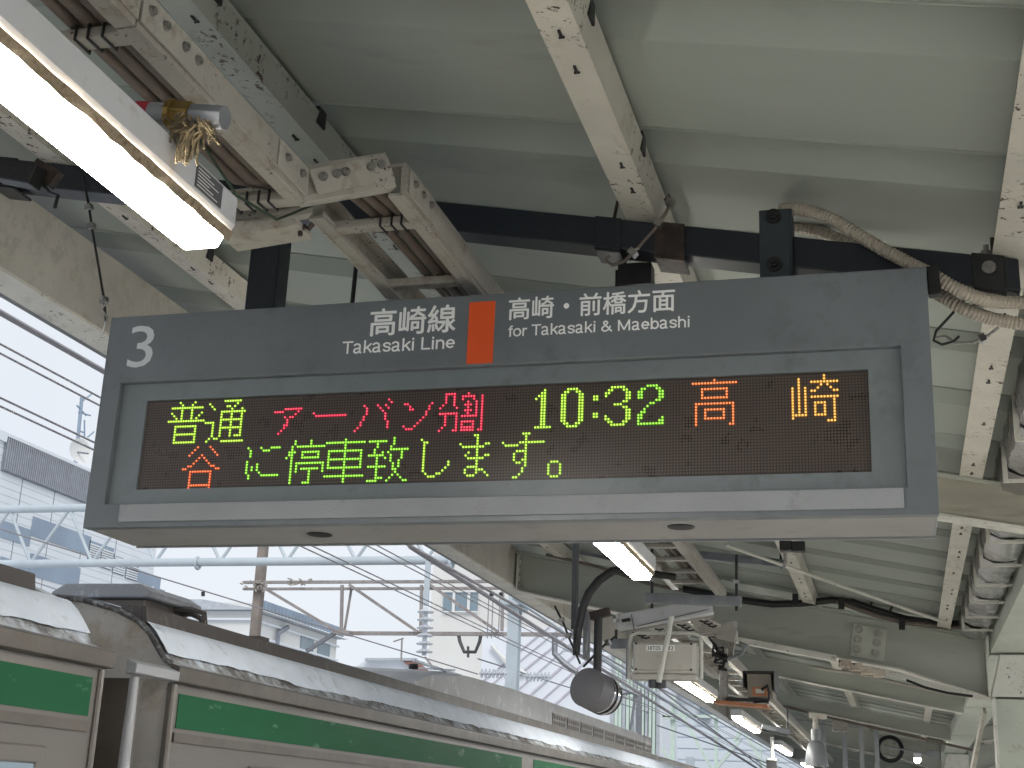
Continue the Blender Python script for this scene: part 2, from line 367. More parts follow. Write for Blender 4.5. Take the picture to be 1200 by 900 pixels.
# valley beam and columns
for k, g in enumerate(GY[:-1]):
    MB().box((.73,g+.07,3.02),(1.12,g+BAY-.07,3.21)).build('valley_beam', M_column, canopy)
for gi in range(0, len(GY), 3):
    g = GY[gi]
    c = MB().box((.745,g-.12,0.012),(1.155,g-.108,2.64)).box((.745,g+.108,0.012),(1.155,g+.12,2.64)).box((.94,g-.107,.012),(.96,g+.107,2.64)).build('column', M_column, canopy)
    MB().box((.725,g-.125,.012),(.744,g+.125,2.655)).box((1.156,g-.125,.012),(1.175,g+.125,2.655)).build('edge_plate', M_white, c)
    MB().box((.6,g-.25,.002),(1.3,g+.25,.011)).build('base_plate', M_column, c)
    MB().prism([V(.712,g-.13,2.66),V(1.19,g-.13,2.66),V(1.19,g-.13,3.0),V(.80,g-.13,3.0)], (0,.26,0)).build('column_head', M_white, c, bevel=.004)
    MB().bar((.66,g+.02,2.56),(.47,g+.55,1.75),.10,.03,up=(1,0,0)).build('knee_brace', M_purlin, c)
# roof brace rod
MB().tube([V(-1.17,9.74,3.49)+V(-1.52,-1.76,.29)*0, V(.36,11.6,3.20)], .014, 8).build('brace_rod', M_flange, canopy)
MB().tube([V(-1.5,7.0,3.55), V(-3.2,9.4,3.86)], .012, 8).build('brace_rod', M_flange, canopy)

# ------------------------------------------------------------------ navy support beam
sb = thing('support_beam', 'dark navy square steel beam crossing under the purlins, carrying the departure board', 'steel beam', (-1.5, 4.0, 3.5))
def zb(x, h=0): return zr(x, h) - .004
MB().prism([V(-3.35,3.95,zb(-3.35)),V(.385,3.95,zb(.385)),V(.385,3.95,zb(.385,-.10)),V(-3.35,3.95,zb(-3.35,-.10))], (0,.10,0)).build('beam', M_navy, sb, bevel=.004)
def clamp(x, w, m, t=.006, name='saddle_clamp'):
    mb = MB()
    for a, b_, y0, y1 in ((.012,.004,3.95-t,4.05+t),):
        mb.prism([V(x,y0,zb(x,.002)),V(x+w,y0,zb(x+w,.002)),V(x+w,y0,zb(x+w,-.1-t)),V(x,y0,zb(x,-.1-t))], (0,t-.001,0))
        mb.prism([V(x,y0,zb(x,-.1-t-.001)),V(x+w,y0,zb(x+w,-.1-t-.001)),V(x+w,y0,zb(x+w,-.112-t)),V(x,y0,zb(x,-.112-t))], (0,.1+2*t,0))
    return mb.build(name, m, sb, bevel=.002)
clamp(-.885, .085, M_navy); clamp(-.69, .095, M_rust, .012); k3 = clamp(.255, .09, M_dark, .010)
clamp(-3.2, .10, M_dark, .01)
MB().cyl((.30,3.935,3.175),(.30,3.925,3.175),.020,12).cyl((.30,3.925,3.175),(.30,3.905,3.175),.010,6).build('bolt', M_zinc, k3)
MB().cyl((.30,3.99,3.225),(.30,3.99,3.27),.009,8).cyl((.30,3.99,3.235),(.30,3.99,3.25),.018,6).build('bolt', M_zinc, k3)
MB().box((-.83,4.051,zb(-.83,-.19)),(-.72,4.12,zb(-.83,-.115))).box((-.84,4.06,3.20),(-.80,4.10,3.30)).build('underside_bracket', M_dark, sb, bevel=.003)

# ------------------------------------------------------------------ departure board
bd = thing('departure_board', 'grey hanging departure board with glowing dot letters, white station names and an orange block', 'departure board', (-1.2, 3.96, 2.415))
def ring(o, i, y0, y1):
    (ax,az,bx,bz),(cx,cz,dx,dz) = o, i
    m = MB(); P = [(ax,az),(bx,az),(bx,bz),(ax,bz)]; Q = [(cx,cz),(dx,cz),(dx,dz),(cx,dz)]
    v = [(x,y0,z) for x,z in P] + [(x,y0,z) for x,z in Q] + [(x,y1,z) for x,z in P] + [(x,y1,z) for x,z in Q]; f = []
    for k in range(4):
        j = (k+1) % 4; f += [(k,j,4+j,4+k),(8+k,12+k,12+j,8+j),(k,8+k,8+j,j),(4+k,4+j,12+j,12+k)]
    return m.add(v, f)
BX0, BX1, BZ0, BZ1 = -2.515, .121, 2.415, 3.137
ring((BX0,BZ0,BX1,BZ1),(-2.447,2.492,.040,2.902),3.80,3.836).build('front_frame', M_case, bd, bevel=.003)
MB().box((BX0+.004,3.8365,BZ0+.004),(BX1-.004,4.125,BZ1-.002)).build('casing', M_case, bd, bevel=.004)
MB().box((BX0+.01,3.83,BZ0-.0005),(BX1-.01,4.10,BZ0+.0035)).build('underside', M_under, bd)
MB().box((BX0+.004,4.1255,BZ0-.002),(BX1-.004,4.135,BZ0+.05)).build('rear_lip', M_ledge, bd)
SX0, SX1, SZ0, SZ1 = -2.353, -.0523, 2.543, 2.843
ring((-2.4465,2.4925,.0395,2.9015),(SX0,SZ0,SX1,SZ1),3.822,3.835).build('inset_panel', M_inset, bd)
MB().box((-2.385,3.792,2.432),(.030,3.7995,2.489)).build('ledge', M_ledge, bd, bevel=.0015)
scr = MB().box((SX0+.0005,3.832,SZ0+.0005),(SX1-.0005,3.836,SZ1-.0005)).build('screen', M_screen, bd)
for hx, hy in ((-1.754,3.95),(-.599,3.913)):
    MB().cyl((hx,hy,2.4144),(hx,hy,2.4118),.040,20).build('vent_rim', M_dark, bd, smooth=True)
    MB().cyl((hx,hy,2.4116),(hx,hy,2.4112),.032,20).build('vent_hole', M_black, bd)
# diodes: 256 x 32
K = 3.836/3.81; P_ = .00892*K; LX0 = -2.337*K + .5*P_; LZ0 = 1.6 + (2.8325-1.6)*K - .9*P_
def cxy(c, r): return LX0 + c*P_, LZ0 - r*P_
def T(s): return [tuple(map(int, w.split(','))) for w in s.split()]
G = {}                                                      # name: (col, row, colour, strokes)
LIT = [
 ('y', 9,0,'4,0,4,0 5,1,5,1 10,0,10,0 9,1,9,1 1,2,13,2 5,2,5,6 9,2,9,6 1,4,3,6 13,4,11,6 0,7,14,7 3,9,11,9 3,9,3,15 11,9,11,15 3,12,11,12 3,15,11,15'),
 ('y',24,0,'1,1,3,3 0,8,3,8 3,8,3,13 2,14,2,14 1,15,1,15 4,14,5,14 7,15,15,15 7,0,13,0 12,1,12,1 11,2,11,2 8,2,9,2 10,3,10,3 6,4,15,4 14,3,14,3 6,4,6,13 14,4,14,13 10,4,10,13 6,7,14,7 6,10,14,10 12,13,13,13'),
 ('r',51,0,'0,5,3,5 4,4,10,4 10,4,7,7 6,7,6,7 4,7,4,7 5,8,5,9 4,10,4,11 3,12,2,13 5,8,5,10'),
 ('r',66,0,'0,6,0,6 1,7,12,7'),
 ('r',82,0,'3,4,4,5 4,6,3,8 3,9,3,9 2,10,2,11 1,12,0,13 8,4,10,6 11,7,11,9 12,10,12,12 11,9,12,10 11,4,12,5 12,2,13,3'),
 ('r',100,0,'0,4,1,4 2,5,3,6 2,6,2,6 10,4,9,5 9,6,8,8 7,9,4,12 3,13,1,13 0,12,0,12'),
 ('r',113,0,'2,1,5,1 2,2,2,4 1,5,0,6 5,2,5,4 5,5,6,6 0,8,6,8 6,8,6,14 5,14,5,14 2,8,2,12 1,13,0,14'),
 ('r',121,0,'2,1,2,1 0,2,4,2 0,3,0,3 4,3,4,3 2,4,2,9 1,5,3,5 1,7,3,7 0,9,4,9 0,11,4,11 0,11,0,14 4,11,4,14 0,13,4,13 0,14,4,14 5,4,5,9 7,2,7,14 6,14,6,14'),
 ('y',147,0,'0,4,0,4 1,3,1,3 2,2,2,14 3,1,3,14 0,14,5,14'),
 ('y',156,0,'2,1,5,1 1,2,2,2 5,2,6,2 0,3,0,12 1,3,1,12 6,3,6,12 7,3,7,12 1,13,2,13 5,13,6,13 2,14,5,14'),
 ('y',167,0,'0,4,1,4 0,5,1,5 0,10,1,10 0,11,1,11'),
 ('y',171,0,'2,1,6,1 1,2,2,2 6,2,7,2 0,3,1,3 0,4,0,4 7,3,7,5 8,3,8,5 6,6,7,6 3,7,5,7 6,8,7,8 7,9,7,12 8,9,8,12 0,11,0,12 1,12,1,13 2,13,2,13 6,13,7,13 2,14,6,14'),
 ('g',182,0,'3,1,6,1 1,2,2,2 6,2,7,2 0,3,0,5 1,3,1,5 7,3,7,5 8,3,8,5 6,6,7,6 4,7,5,7 3,8,3,8 2,9,2,9 1,10,2,10 0,11,1,11 0,12,0,14 0,14,8,14 7,13,8,13 1,12,1,12 8,12,8,12'),
 ('o',200,0,'7,0,7,0 0,1,14,1 3,3,11,3 3,3,3,6 11,3,11,6 3,6,11,6 1,8,13,8 1,8,1,15 13,8,13,15 12,15,12,15 4,10,10,10 4,10,4,13 10,10,10,13 4,13,10,13'),
 ('a',232,0,'0,4,0,14 2,1,2,13 4,4,4,13 1,13,4,13 10,0,10,2 6,2,14,2 9,3,8,4 11,3,12,4 6,5,7,5 13,5,14,5 6,7,14,7 13,7,13,15 11,15,13,15 7,9,10,9 7,9,7,13 10,9,10,13 7,13,10,13'),
 ('t',17,16,'5,1,2,4 10,1,13,4 7,4,7,4 8,5,9,6 6,5,5,6 10,7,11,8 4,7,2,8 0,9,1,9 12,8,12,8 13,9,14,9 3,10,11,10 3,10,3,16 11,10,11,16 3,15,11,15'),
 ('g',42,16,'0,2,1,3 1,4,1,5 0,7,0,11 1,12,1,13 2,9,2,10 5,2,5,2 6,3,8,3 9,2,12,2 4,8,4,10 5,11,5,11 6,12,12,12'),
 ('g',57,16,'3,0,3,1 2,2,2,15 1,4,1,5 3,4,3,4 0,6,0,6 9,0,9,1 4,2,14,2 6,4,12,4 6,4,6,6 12,4,12,6 6,6,12,6 4,8,14,8 4,8,4,11 14,8,14,11 6,10,12,10 9,10,9,15 7,15,9,15'),
 ('g',72,16,'7,0,7,15 0,1,14,1 1,4,13,4 1,4,1,10 13,4,13,10 1,7,13,7 1,10,13,10 0,13,14,13'),
 ('g',88,16,'0,1,6,1 3,2,3,3 2,4,2,5 0,6,5,6 5,5,5,5 6,7,6,7 0,10,6,10 3,6,3,14 0,15,3,15 4,14,5,14 9,0,9,2 8,3,8,4 8,4,14,4 7,5,7,5 8,6,8,8 9,9,9,11 12,5,12,7 11,8,11,10 10,11,10,12 9,13,7,15 11,13,13,15 14,15,14,15'),
 ('y',107,16,'0,1,0,1 1,2,1,12 2,2,2,2 2,13,2,13 3,14,5,14 6,13,7,13 8,12,8,12 9,11,10,10 10,9,10,9'),
 ('y',121,16,'6,0,6,12 5,0,5,0 0,3,0,3 1,4,8,4 9,3,10,3 3,6,3,6 2,7,2,7 3,8,8,8 9,7,10,7 3,11,5,11 2,12,2,13 3,14,5,14 6,13,6,13 7,12,8,12 9,13,10,14'),
 ('y',136,16,'7,0,9,0 8,0,8,11 0,3,0,3 1,4,5,4 6,3,14,3 5,6,7,6 4,7,4,9 5,10,6,10 7,9,7,9 7,12,7,13 6,14,6,14 4,15,5,15'),
 ('y',152,16,'1,10,3,10 0,11,0,14 4,11,4,14 1,15,3,15')]
LC = {'y':((.62,.95,.06),(.05,.20,.01)),'g':((.40,.95,.04),(.03,.18,.01)),'r':((1.0,.035,.10),(.25,.01,.03)),'o':((1.0,.26,.05),(.22,.05,.01)),'t':((1.0,.17,.03),(.22,.04,.01)),'a':((1.0,.55,.08),(.24,.09,.01))}
LM = {k: (emit('lit diode ' + k, a, .60, (.2,.2,.2)), emit('diode halo ' + k, a, .035, b)) for k, (a, b) in LC.items()}
litset = {}
for ci, (colk, c0, r0, segs) in enumerate(LIT):
    pts = set()
    for x0, y0, x1, y1 in T(segs):
        n = max(abs(x1-x0), abs(y1-y0), 1)
        for i in range(n+1): pts.add((c0 + round(x0+(x1-x0)*i/n), r0 + round(y0+(y1-y0)*i/n)))
    m = MB(); hm = MB()
    for c, r in sorted(pts):
        x, z = cxy(c, r); ra = P_*.34
        m.add([(x+ra*math.cos(t*math.pi/3), 3.8268, z+ra*math.sin(t*math.pi/3)) for t in range(6)] + [(x+ra*math.cos(t*math.pi/3), 3.8300, z+ra*math.sin(t*math.pi/3)) for t in range(6)],
              [tuple(range(6))] + [(t,(t+1)%6,(t+1)%6+6,t+6) for t in range(6)])
        ra = P_*.5; hm.add([(x-ra,3.8305,z-ra),(x+ra,3.8305,z-ra),(x+ra,3.8305,z+ra),(x-ra,3.8305,z+ra)], [(0,1,2,3)])  # faintly emitting square, paints the bloom around each lit dot
        litset[(c, r)] = 1
    ch = m.build('display_character', LM[colk][0], scr); hm.build('diode_glow', LM[colk][1], scr)
m = MB()
for r in range(-1, 33):
    for c in range(0, 256):
        if (c, r) in litset: continue
        x, z = cxy(c, r); a = P_*.36
        if z > SZ1-.004 or z < SZ0+.003: continue
        m.add([(x-a,3.8300,z-a*.5),(x-a*.5,3.8300,z-a),(x+a*.5,3.8300,z-a),(x+a,3.8300,z-a*.5),(x+a,3.8300,z+a*.5),(x+a*.5,3.8300,z+a),(x-a*.5,3.8300,z+a),(x-a,3.8300,z+a*.5)], [tuple(range(8))])
m.build('unlit_diodes', M_dot, scr, kind='stuff', fix=False)
def lettering(name, text, x, z, size, m, parent, y=3.7992, bold=0.0, width=None):
    cu = bpy.data.curves.new(name, 'FONT'); cu.body = text; cu.size = size; cu.resolution_u = 3
    o = bpy.data.objects.new('tmp', cu); COL.objects.link(o)
    dg = bpy.context.evaluated_depsgraph_get(); dg.update()
    me = bpy.data.meshes.new_from_object(o.evaluated_get(dg)); bpy.data.objects.remove(o)
    xs = [v.co.x for v in me.vertices]; w = max(xs)-min(xs); sx = width/w; x_off = min(xs)
    mb = MB(); k = 0
    for dx, dz in ((0,0),(1,0),(-1,0),(0,1),(0,-1)) if bold else ((0,0),):
        mb.add([(x + (v.co.x-x_off)*sx + dx*bold, y - k*.0001, z + v.co.y + dz*bold) for v in me.vertices], [tuple(p.vertices) for p in me.polygons]); k += 1
    return mb.build(name, m, parent)
def arc(cx, cy, rx, ry, a0, a1, n=7): return [(cx+rx*math.cos(R(a0+(a1-a0)*i/n)), cy+ry*math.sin(R(a0+(a1-a0)*i/n))) for i in range(n+1)]
# plain grotesque letters as strokes: advance, polylines (x-height 54, capitals 72)
A_ = [arc(20,41,15,13,165,0)+[(35,12),(38,2),(43,1)], [(35,30),(25,27),(15,25)]+arc(15,13,9,12,90,270)+[(24,2),(35,11)]]
GL = {'T':(58,[[(3,68),(55,68)],[(29,68),(29,0)]]), 'L':(54,[[(11,72),(11,4),(50,4)]]), 'M':(84,[[(11,0),(11,69)],[(11,68),(41,6)],[(41,6),(71,68)],[(71,69),(71,0)]]),
 'a':(52,A_), 'k':(48,[[(9,72),(9,0)],[(42,52),(10,21)],[(22,31),(44,0)]]), 'i':(22,[[(11,52),(11,0)],[(11,71),(11,64)]]),
 's':(48,[[(41,38)]+arc(24,40,16,11,15,180)+[(10,36),(16,30),(34,25),(40,18)]+arc(24,14,16,11,10,-170)]),
 'n':(52,[[(9,52),(9,0)],arc(26,32,17,18,170,0)+[(43,0)]]), 'e':(52,[[(7,27),(45,27)]+arc(26,27,19,23,0,315)]),
 'f':(26,[[(24,69)]+arc(20,59,8,10,75,180,3)+[(12,0)],[(2,49),(24,49)]]), 'o':(54,[arc(27,26,20,24,0,360,14)]), 'r':(31,[[(9,52),(9,0)],[(9,30),(14,43),(22,48),(30,48)]]),
 '&':(66,[[(62,0),(19,50)]+arc(27,58,11,10,215,-40,6)+[(31,44),(14,30)]+arc(24,18,17,16,135,300,6)+[(46,12),(54,34)]]),
 'b':(54,[[(9,72),(9,0)],arc(28,26,18,24,0,360,12)]), 'h':(52,[[(9,72),(9,0)],arc(26,32,17,18,170,0)+[(43,0)]]), ' ':(26,[])}
def grotesque(name, text, x, z, cap, width, m, parent, wt=10, y=3.7992):
    s = cap/72; tot = sum(GL[c][0] for c in text); sx = width/tot; mb = MB(); k = 0; cx_ = 0
    for ch in text:
        adv, lines = GL[ch]
        for ln in lines:
            for (x0,y0),(x1,y1) in zip(ln, ln[1:]):
                dx, dy = x1-x0, y1-y0; l = math.hypot(dx,dy) or 1; ux, uy = dx/l*wt*.22, dy/l*wt*.22; nx, ny = -dy/l*wt/2, dx/l*wt/2
                q = [(x0-ux+nx,y0-uy+ny),(x0-ux-nx,y0-uy-ny),(x1+ux-nx,y1+uy-ny),(x1+ux+nx,y1+uy+ny)]
                k += 1; mb.add([(x+(cx_+a)*sx, y-.00001*(k%30), z+b*s) for a, b in q], [(0,1,2,3)])
        cx_ += adv
    return mb.build(name, m, parent)
lettering('platform_numeral', '3', -2.432, 2.955, .21, M_three, bd, width=.092)
lettering('line_name', '高崎線', -1.575, 3.026, .098, M_letter, bd, width=.285, bold=.0016)
grotesque('line_name_translation', 'Takasaki Line', -1.664, 2.964, .040, .378, M_letter, bd)
lettering('destination_name', '高崎・前橋方面', -1.118, 3.052, .078, M_letter, bd, width=.515, bold=.0011)
grotesque('destination_translation', 'for Takasaki & Maebashi', -1.117, 2.992, .0345, .562, M_letter, bd)
MB().box((-1.247,3.7985,2.909),(-1.163,3.7999,3.112)).build('line_colour_block', M_orange, bd)
# hangers of the board
MB().box((-2.105,3.955,3.138),(-1.995,4.045,zb(-2.1,-.102))).build('hanger_post', M_navy, bd, bevel=.004)
MB().box((-1.99,3.98,3.19),(-1.97,3.995,3.21)).build('post_bolt', M_dark, bd)
hb = MB().box((-.362,3.925,3.10),(-.268,3.9375,3.41)).box((-.268,3.925,3.10),(-.262,4.04,3.41)).build('hanger_bracket', M_navy2, bd, bevel=.003)
for z in (3.385, 3.225):
    MB().cyl((-.318,3.925,z),(-.318,3.917,z),.024,14).cyl((-.318,3.917,z),(-.318,3.902,z),.014,6).cyl((-.318,3.902,z),(-.318,3.892,z),.008,8).build('bolt', M_dark, hb)
MB().box((-1.87,3.94,3.139),(-1.68,4.06,3.15)).build('mounting_plate', M_dark, bd)
MB().cyl((-1.73,4.0,3.15),(-1.725,4.0,3.40),.008,8).build('hanging_rod', M_dark, bd, smooth=True)
MB().tube([(-1.725,4,3.40),(-1.725,4,3.412),(-1.725,4,3.43),(-1.725,4,3.47)], [.012,.030,.024,.022], 12).build('rod_cap', M_dark, bd, smooth=True)
# ------------------------------------------------------------------ fluorescent lights
LG = 'long fluorescent lights in a row under the canopy'
def make_light(name, label, x, y1, z=2.75, L=2.4, lit=True):        # x, y1: the far end of the lens, z its underside
    t = thing('fluorescent_light', label, 'light', (x, y1-L/2, z), LG)
    y0 = y1 - L
    def half(ya, yb, m, nm): return MB().prism([V(x-.052,ya,z+.012),V(x-.040,ya,z-.012),V(x+.040,ya,z-.012),V(x+.052,ya,z+.012),V(x+.052,ya,z+.03),V(x-.052,ya,z+.03)], (0,yb-ya,0)).build(nm, m, t, bevel=.006)
    half(y0+.02, y1-.05, M_lens, 'lens'); half(y1-.049, y1-.014, M_lenscap, 'lens_cap')
    MB().prism([V(x-.060,y0,z+.0305),V(x+.060,y0,z+.0305),V(x+.068,y0,z+.045),V(x+.068,y0,z+.112),V(x-.068,y0,z+.112),V(x-.068,y0,z+.045)], (0,L,0)).build('housing', M_house, t, bevel=.005)
    rnd = random.Random(int(y1*10)+99)
    for sx in (-1, 1):
        m = MB(); n = 60
        m.sheet([[(x+sx*(.0535+rnd.uniform(0,.002)), y0+L*i/n, z+.016-rnd.uniform(0,.008)), (x+sx*(.064+rnd.uniform(0,.003)), y0+L*i/n, z+.030)] for i in range(n+1)])
        m.build('grime_seam', M_grime, t)
    return t
light1 = make_light('a', 'nearest lit fluorescent light at the upper left, dark type plate on its side', -1.425, 2.47)
MB().box((-1.3567,2.28,2.802),(-1.3552,2.395,2.854)).build('type_plate', M_plate, light1)
for i in range(6): MB().box((-1.3551,2.287,2.808+.0075*i),(-1.3546,2.287+.09-.02*(i%3),2.8095+.0075*i)).build('plate_line', M_letter, light1)
make_light('b', 'lit fluorescent light whose end shows just below the departure board', -1.235, 6.79)
make_light('c', 'lit fluorescent light right behind the white junction box', -1.86, 14.2)
make_light('d', 'lit fluorescent light beneath the orange camera shelf, end block showing', -1.88, 19.0)
make_light('e', 'far small lit fluorescent light beside the bell lamp', -1.93, 25.2)
make_light('f', 'farthest tiny lit fluorescent light at the lower end of the row', -1.95, 31.5)
for i, (x, y1) in enumerate(((-1.425,-1.6),(-1.425,-5.8))):
    make_light('n', ('lit fluorescent light just behind the photographer', 'lit fluorescent light farther back along the platform')[i], x, y1)
for i, y1 in enumerate((-2.0, 3.0, 8.0, 13.0, 18.0)):  # out of view, row added to brighten the underside of the canopy
    make_light('r', 'unseen fluorescent light added under the far wing of the canopy, %s of five' % ('first','second','third','fourth','fifth')[i], 3.0, y1)
for i, (px, py, Y) in enumerate(((1075,893,26),)):
    p = onY(px, py, Y); make_light('s', 'small lit fluorescent light low at the right near the column', p.x, Y, p.z, .8)

# ------------------------------------------------------------------ cable rack (two sections joined by a step)
rk = thing('cable_rack', 'beige ladder cable rack with bolted splice plates stepping over towards the departure board', 'cable rack', (-1.4, 3.0, 3.0))
def rail(m, p, q, h=.10, t=.012, lip=.035, side=1):
    p = Vector(p); q = Vector(q); d = (q-p).normalized(); sx = d.cross(V(0,0,1)).normalized()*side; u = sx.cross(d).normalized()
    if u.z < 0: u = -u
    def seg(a0,a1,b0,b1): m.prism([p+sx*a0+u*b0, p+sx*a1+u*b0, p+sx*a1+u*b1, p+sx*a0+u*b1], q-p)
    seg(0,t,0,h); seg(-lip,-.0005,0,.010); seg(-lip,-.0005,h-.010,h); seg(-lip,-lip+.006,.0105,.022); seg(t+.0004,t+.006,h*.15,h*.85)
    return m
RX0, RX1, LXA, LXB = -1.462, -1.268, -1.80, -1.572
ZA, ZB = 3.10, 3.20
rail(MB(), (RX0,-8,ZA), (RX0,2.135,ZA)).build('side_rail', M_rack, rk, bevel=.0015)
rail(MB(), (RX0,2.14,ZA), (RX0,2.99,ZA)).build('side_rail', M_rack, rk, bevel=.0015)
rail(MB(), (LXA,-8,ZA), (LXA,3.10,ZA), side=-1).build('side_rail', M_rack, rk)
rail(MB(), (RX1,3.20,ZB), (RX1,10.45,ZB)).build('side_rail', M_rack, rk, bevel=.0015)
rail(MB(), (LXB,3.30,ZB), (LXB,9.95,ZB), side=-1).build('side_rail', M_rack, rk, bevel=.0015)
rail(MB(), (RX0+.004,3.005,ZA+.004), (RX1-.004,3.17,ZB+.01)).build('step_rail', M_rack, rk, bevel=.0015)
rail(MB(), (LXA+.004,3.12,ZA), (LXB-.004,3.29,ZB), side=-1).build('step_rail', M_rack, rk, bevel=.0015)
def splice(y0, y1, x, z, n):
    s = MB().box((x+.0195,y0,z+.012),(x+.0235,y1,z+.088)).build('splice_plate', M_rack2, rk, bevel=.0015)
    for k in range(n):
        y = y0 + (y1-y0)*((k+.5)/n if n < 4 else (.12,.34,.66,.88)[k])
        MB().cyl((x+.0237,y,z+.055),(x+.0265,y,z+.055),.012,12).cyl((x+.0266,y,z+.055),(x+.034,y,z+.055),.009,6).build('bolt', M_zinc, s)
    return s
splice(2.137, 2.40, RX0, ZA, 4); splice(2.80, 2.98, RX0, ZA, 2)
splice(3.215, 3.42, RX1, ZB, 3)
_s = MB().bar((RX0+.035,2.985,ZA+.052),(RX1-.02,3.145,ZB+.062),.006,.07).build('splice_plate', M_rack2, rk)
for f in (.12, .30, .42, .76, .9):
    p = V(RX0+.035,2.985,ZA+.052).lerp(V(RX1-.02,3.145,ZB+.062), f) + V(.002,-.004,.008)
    MB().cyl(p, p+V(.006,-.008,0), .012, 12).build('bolt', M_zinc, _s)
def rung(y, x0, x1, z, bands=(), tilt=0):
    r = MB().box((x0+.001,y-.024,z+.004),(x1-.001,y+.024,z+.032)).build('rung', M_rack, rk, bevel=.006)
    for b in bands:
        MB().tube([(b,y-.027,z+.036),(b,y-.028,z+.001),(b,y+.028,z+.001),(b,y+.027,z+.036)], .0035, 6).build('cable_tie', M_rubber, r)
for y, b in ((.6,()),(1.0,()),(1.42,()),(1.80,()),(2.185,(-1.605,-1.575,-1.54)),(2.53,()),(3.0,(-1.65,-1.61,-1.575,-1.545))): rung(y, LXA, RX0, ZA, b)
for y, b in ((3.41,(-1.395,-1.36,-1.33)),(3.87,()),(4.34,()),(4.9,()),(5.4,()),(5.9,()),(6.4,()),(6.9,()),(7.4,()),(7.9,()),(8.35,()),(8.8,()),(9.25,()),(9.7,())): rung(y, LXB, RX1, ZB, b)
MB().prism([V(-1.72,3.06,3.05),V(-1.50,3.06,3.07),V(-1.50,3.06,3.09),V(-1.74,3.06,3.098)], (0,.10,0)).build('joint_bracket', M_rack2, rk, bevel=.002)
# far rack, after the canopy's second beam
rk2 = thing('cable_rack', 'distant beige ladder cable rack running beside the row of lights beyond the junction box', 'cable rack', (-1.7, 20, 2.95))
rail(MB(), (-1.50,10.0,3.0), (-1.62,34,3.0)).build('side_rail', M_rack, rk2); rail(MB(), (-1.78,10.0,3.0), (-1.90,34,3.0), side=-1).build('side_rail', M_rack, rk2)
for k in range(38):
    y = 10.3 + .62*k; x = -1.50 - .005*(y-10)
    MB().box((x-.278,y-.02,3.004),(x-.002,y+.02,3.03)).build('rung', M_rack, rk2)
# cross section of rack with white trunking, turning towards the track
rk3 = thing('cable_rack', 'short cross piece of ladder rack with cable ties above the junction box', 'cable rack', (-1.5, 9.2, 2.85))
a0, a1 = V(-1.78,8.95,2.78), V(-1.17,9.0,2.90); b0, b1 = V(-1.74,9.55,2.78), V(-1.10,9.6,2.90)
MB().bar(b0, b1, .02, .05).build('side_rail', M_rack, rk3); MB().bar(a0+V(0,.06,0), a1+V(0,.06,0), .02, .04).build('side_rail', M_rack, rk3)
for f in (.12,.36,.6,.84):
    rr = MB().bar(a0.lerp(a1,f)+V(0,.075,.005), b0.lerp(b1,f)-V(0,.013,-.005), .04, .02).build('rung', M_rack, rk3)
    for g_ in (.3,.5,.7): 
        c = a0.lerp(a1,f).lerp(b0.lerp(b1,f), g_); MB().tube([c+V(-.03,0,-.012),c+V(0,0,-.02),c+V(.03,0,-.012)], .006, 6).build('cable_tie', M_rubber, rr)
tr = thing('cable_trunking', 'white closed cable trunking sloping along the short cross rack above the junction box', 'trunking', (-1.5, 8.9, 2.8))
MB().bar(a0+V(-.01,0,.04), a1+V(0,0,.04), .11, .10).build('duct', M_house, tr, bevel=.006)
MB().bar(a0+V(.10,-.0565,.04), a0+V(.105,-.0565,.041), .003, .102).build('joint_line', M_dark, tr)
MB().bar(a0+V(.03,-.0565,.047), a0+V(.085,-.0560,.058), .003, .022).build('maker_mark', M_dark, tr)
MB().bar(a0+V(.13,-.0563,.012), a1+V(-.02,-.0563,.012), .003, .004).build('cover_edge', M_dark, tr)
# ------------------------------------------------------------------ cables in the rack
CG = 'brown cables lying in the cable rack'
for i, (x, r) in enumerate(((-1.54,.018),(-1.583,.017),(-1.625,.014))):
    pts = [(x,-8,ZA+.050),(x,1.6,ZA+.051),(x+.002,2.3,ZA+.050),(x,2.93,ZA+.052)] + [(x+.05,3.05,ZA+.085),(x+.17,3.22,ZB+.055),(x+.20,3.4,ZB+.051),(x+.21,5,ZB+.051),(x+.21,9.8,ZB+.051)]
    tag(MB().tube(pts, r, 10).build('power_cable', M_cable, smooth=True), ('thick brown cable nearest the bolted rail of the rack', 'brown cable in the middle of the cable rack', 'thinner brown cable farthest from the bolted rail')[i], 'cable', CG)
tag(MB().tube([(-1.56,2.45,3.18),(-1.60,2.7,3.14),(-1.60,2.9,3.09),(-1.55,3.04,3.08),(-1.50,3.12,3.15),(-1.42,3.25,3.26),(-1.35,3.7,3.25)], .004, 6).build('earth_wire', M_green, smooth=True), 'thin green wire crossing the rack near its step', 'wire')
tag(MB().tube([onY(367,262,3.1),onY(362,268,3.1),onY(357,265,3.1),onY(352,270,3.1),onY(352,276,3.1)], .007, 6).build('wire_twist', M_rust, smooth=True), 'twisted rusty wire end hanging from the rack step', 'wire')
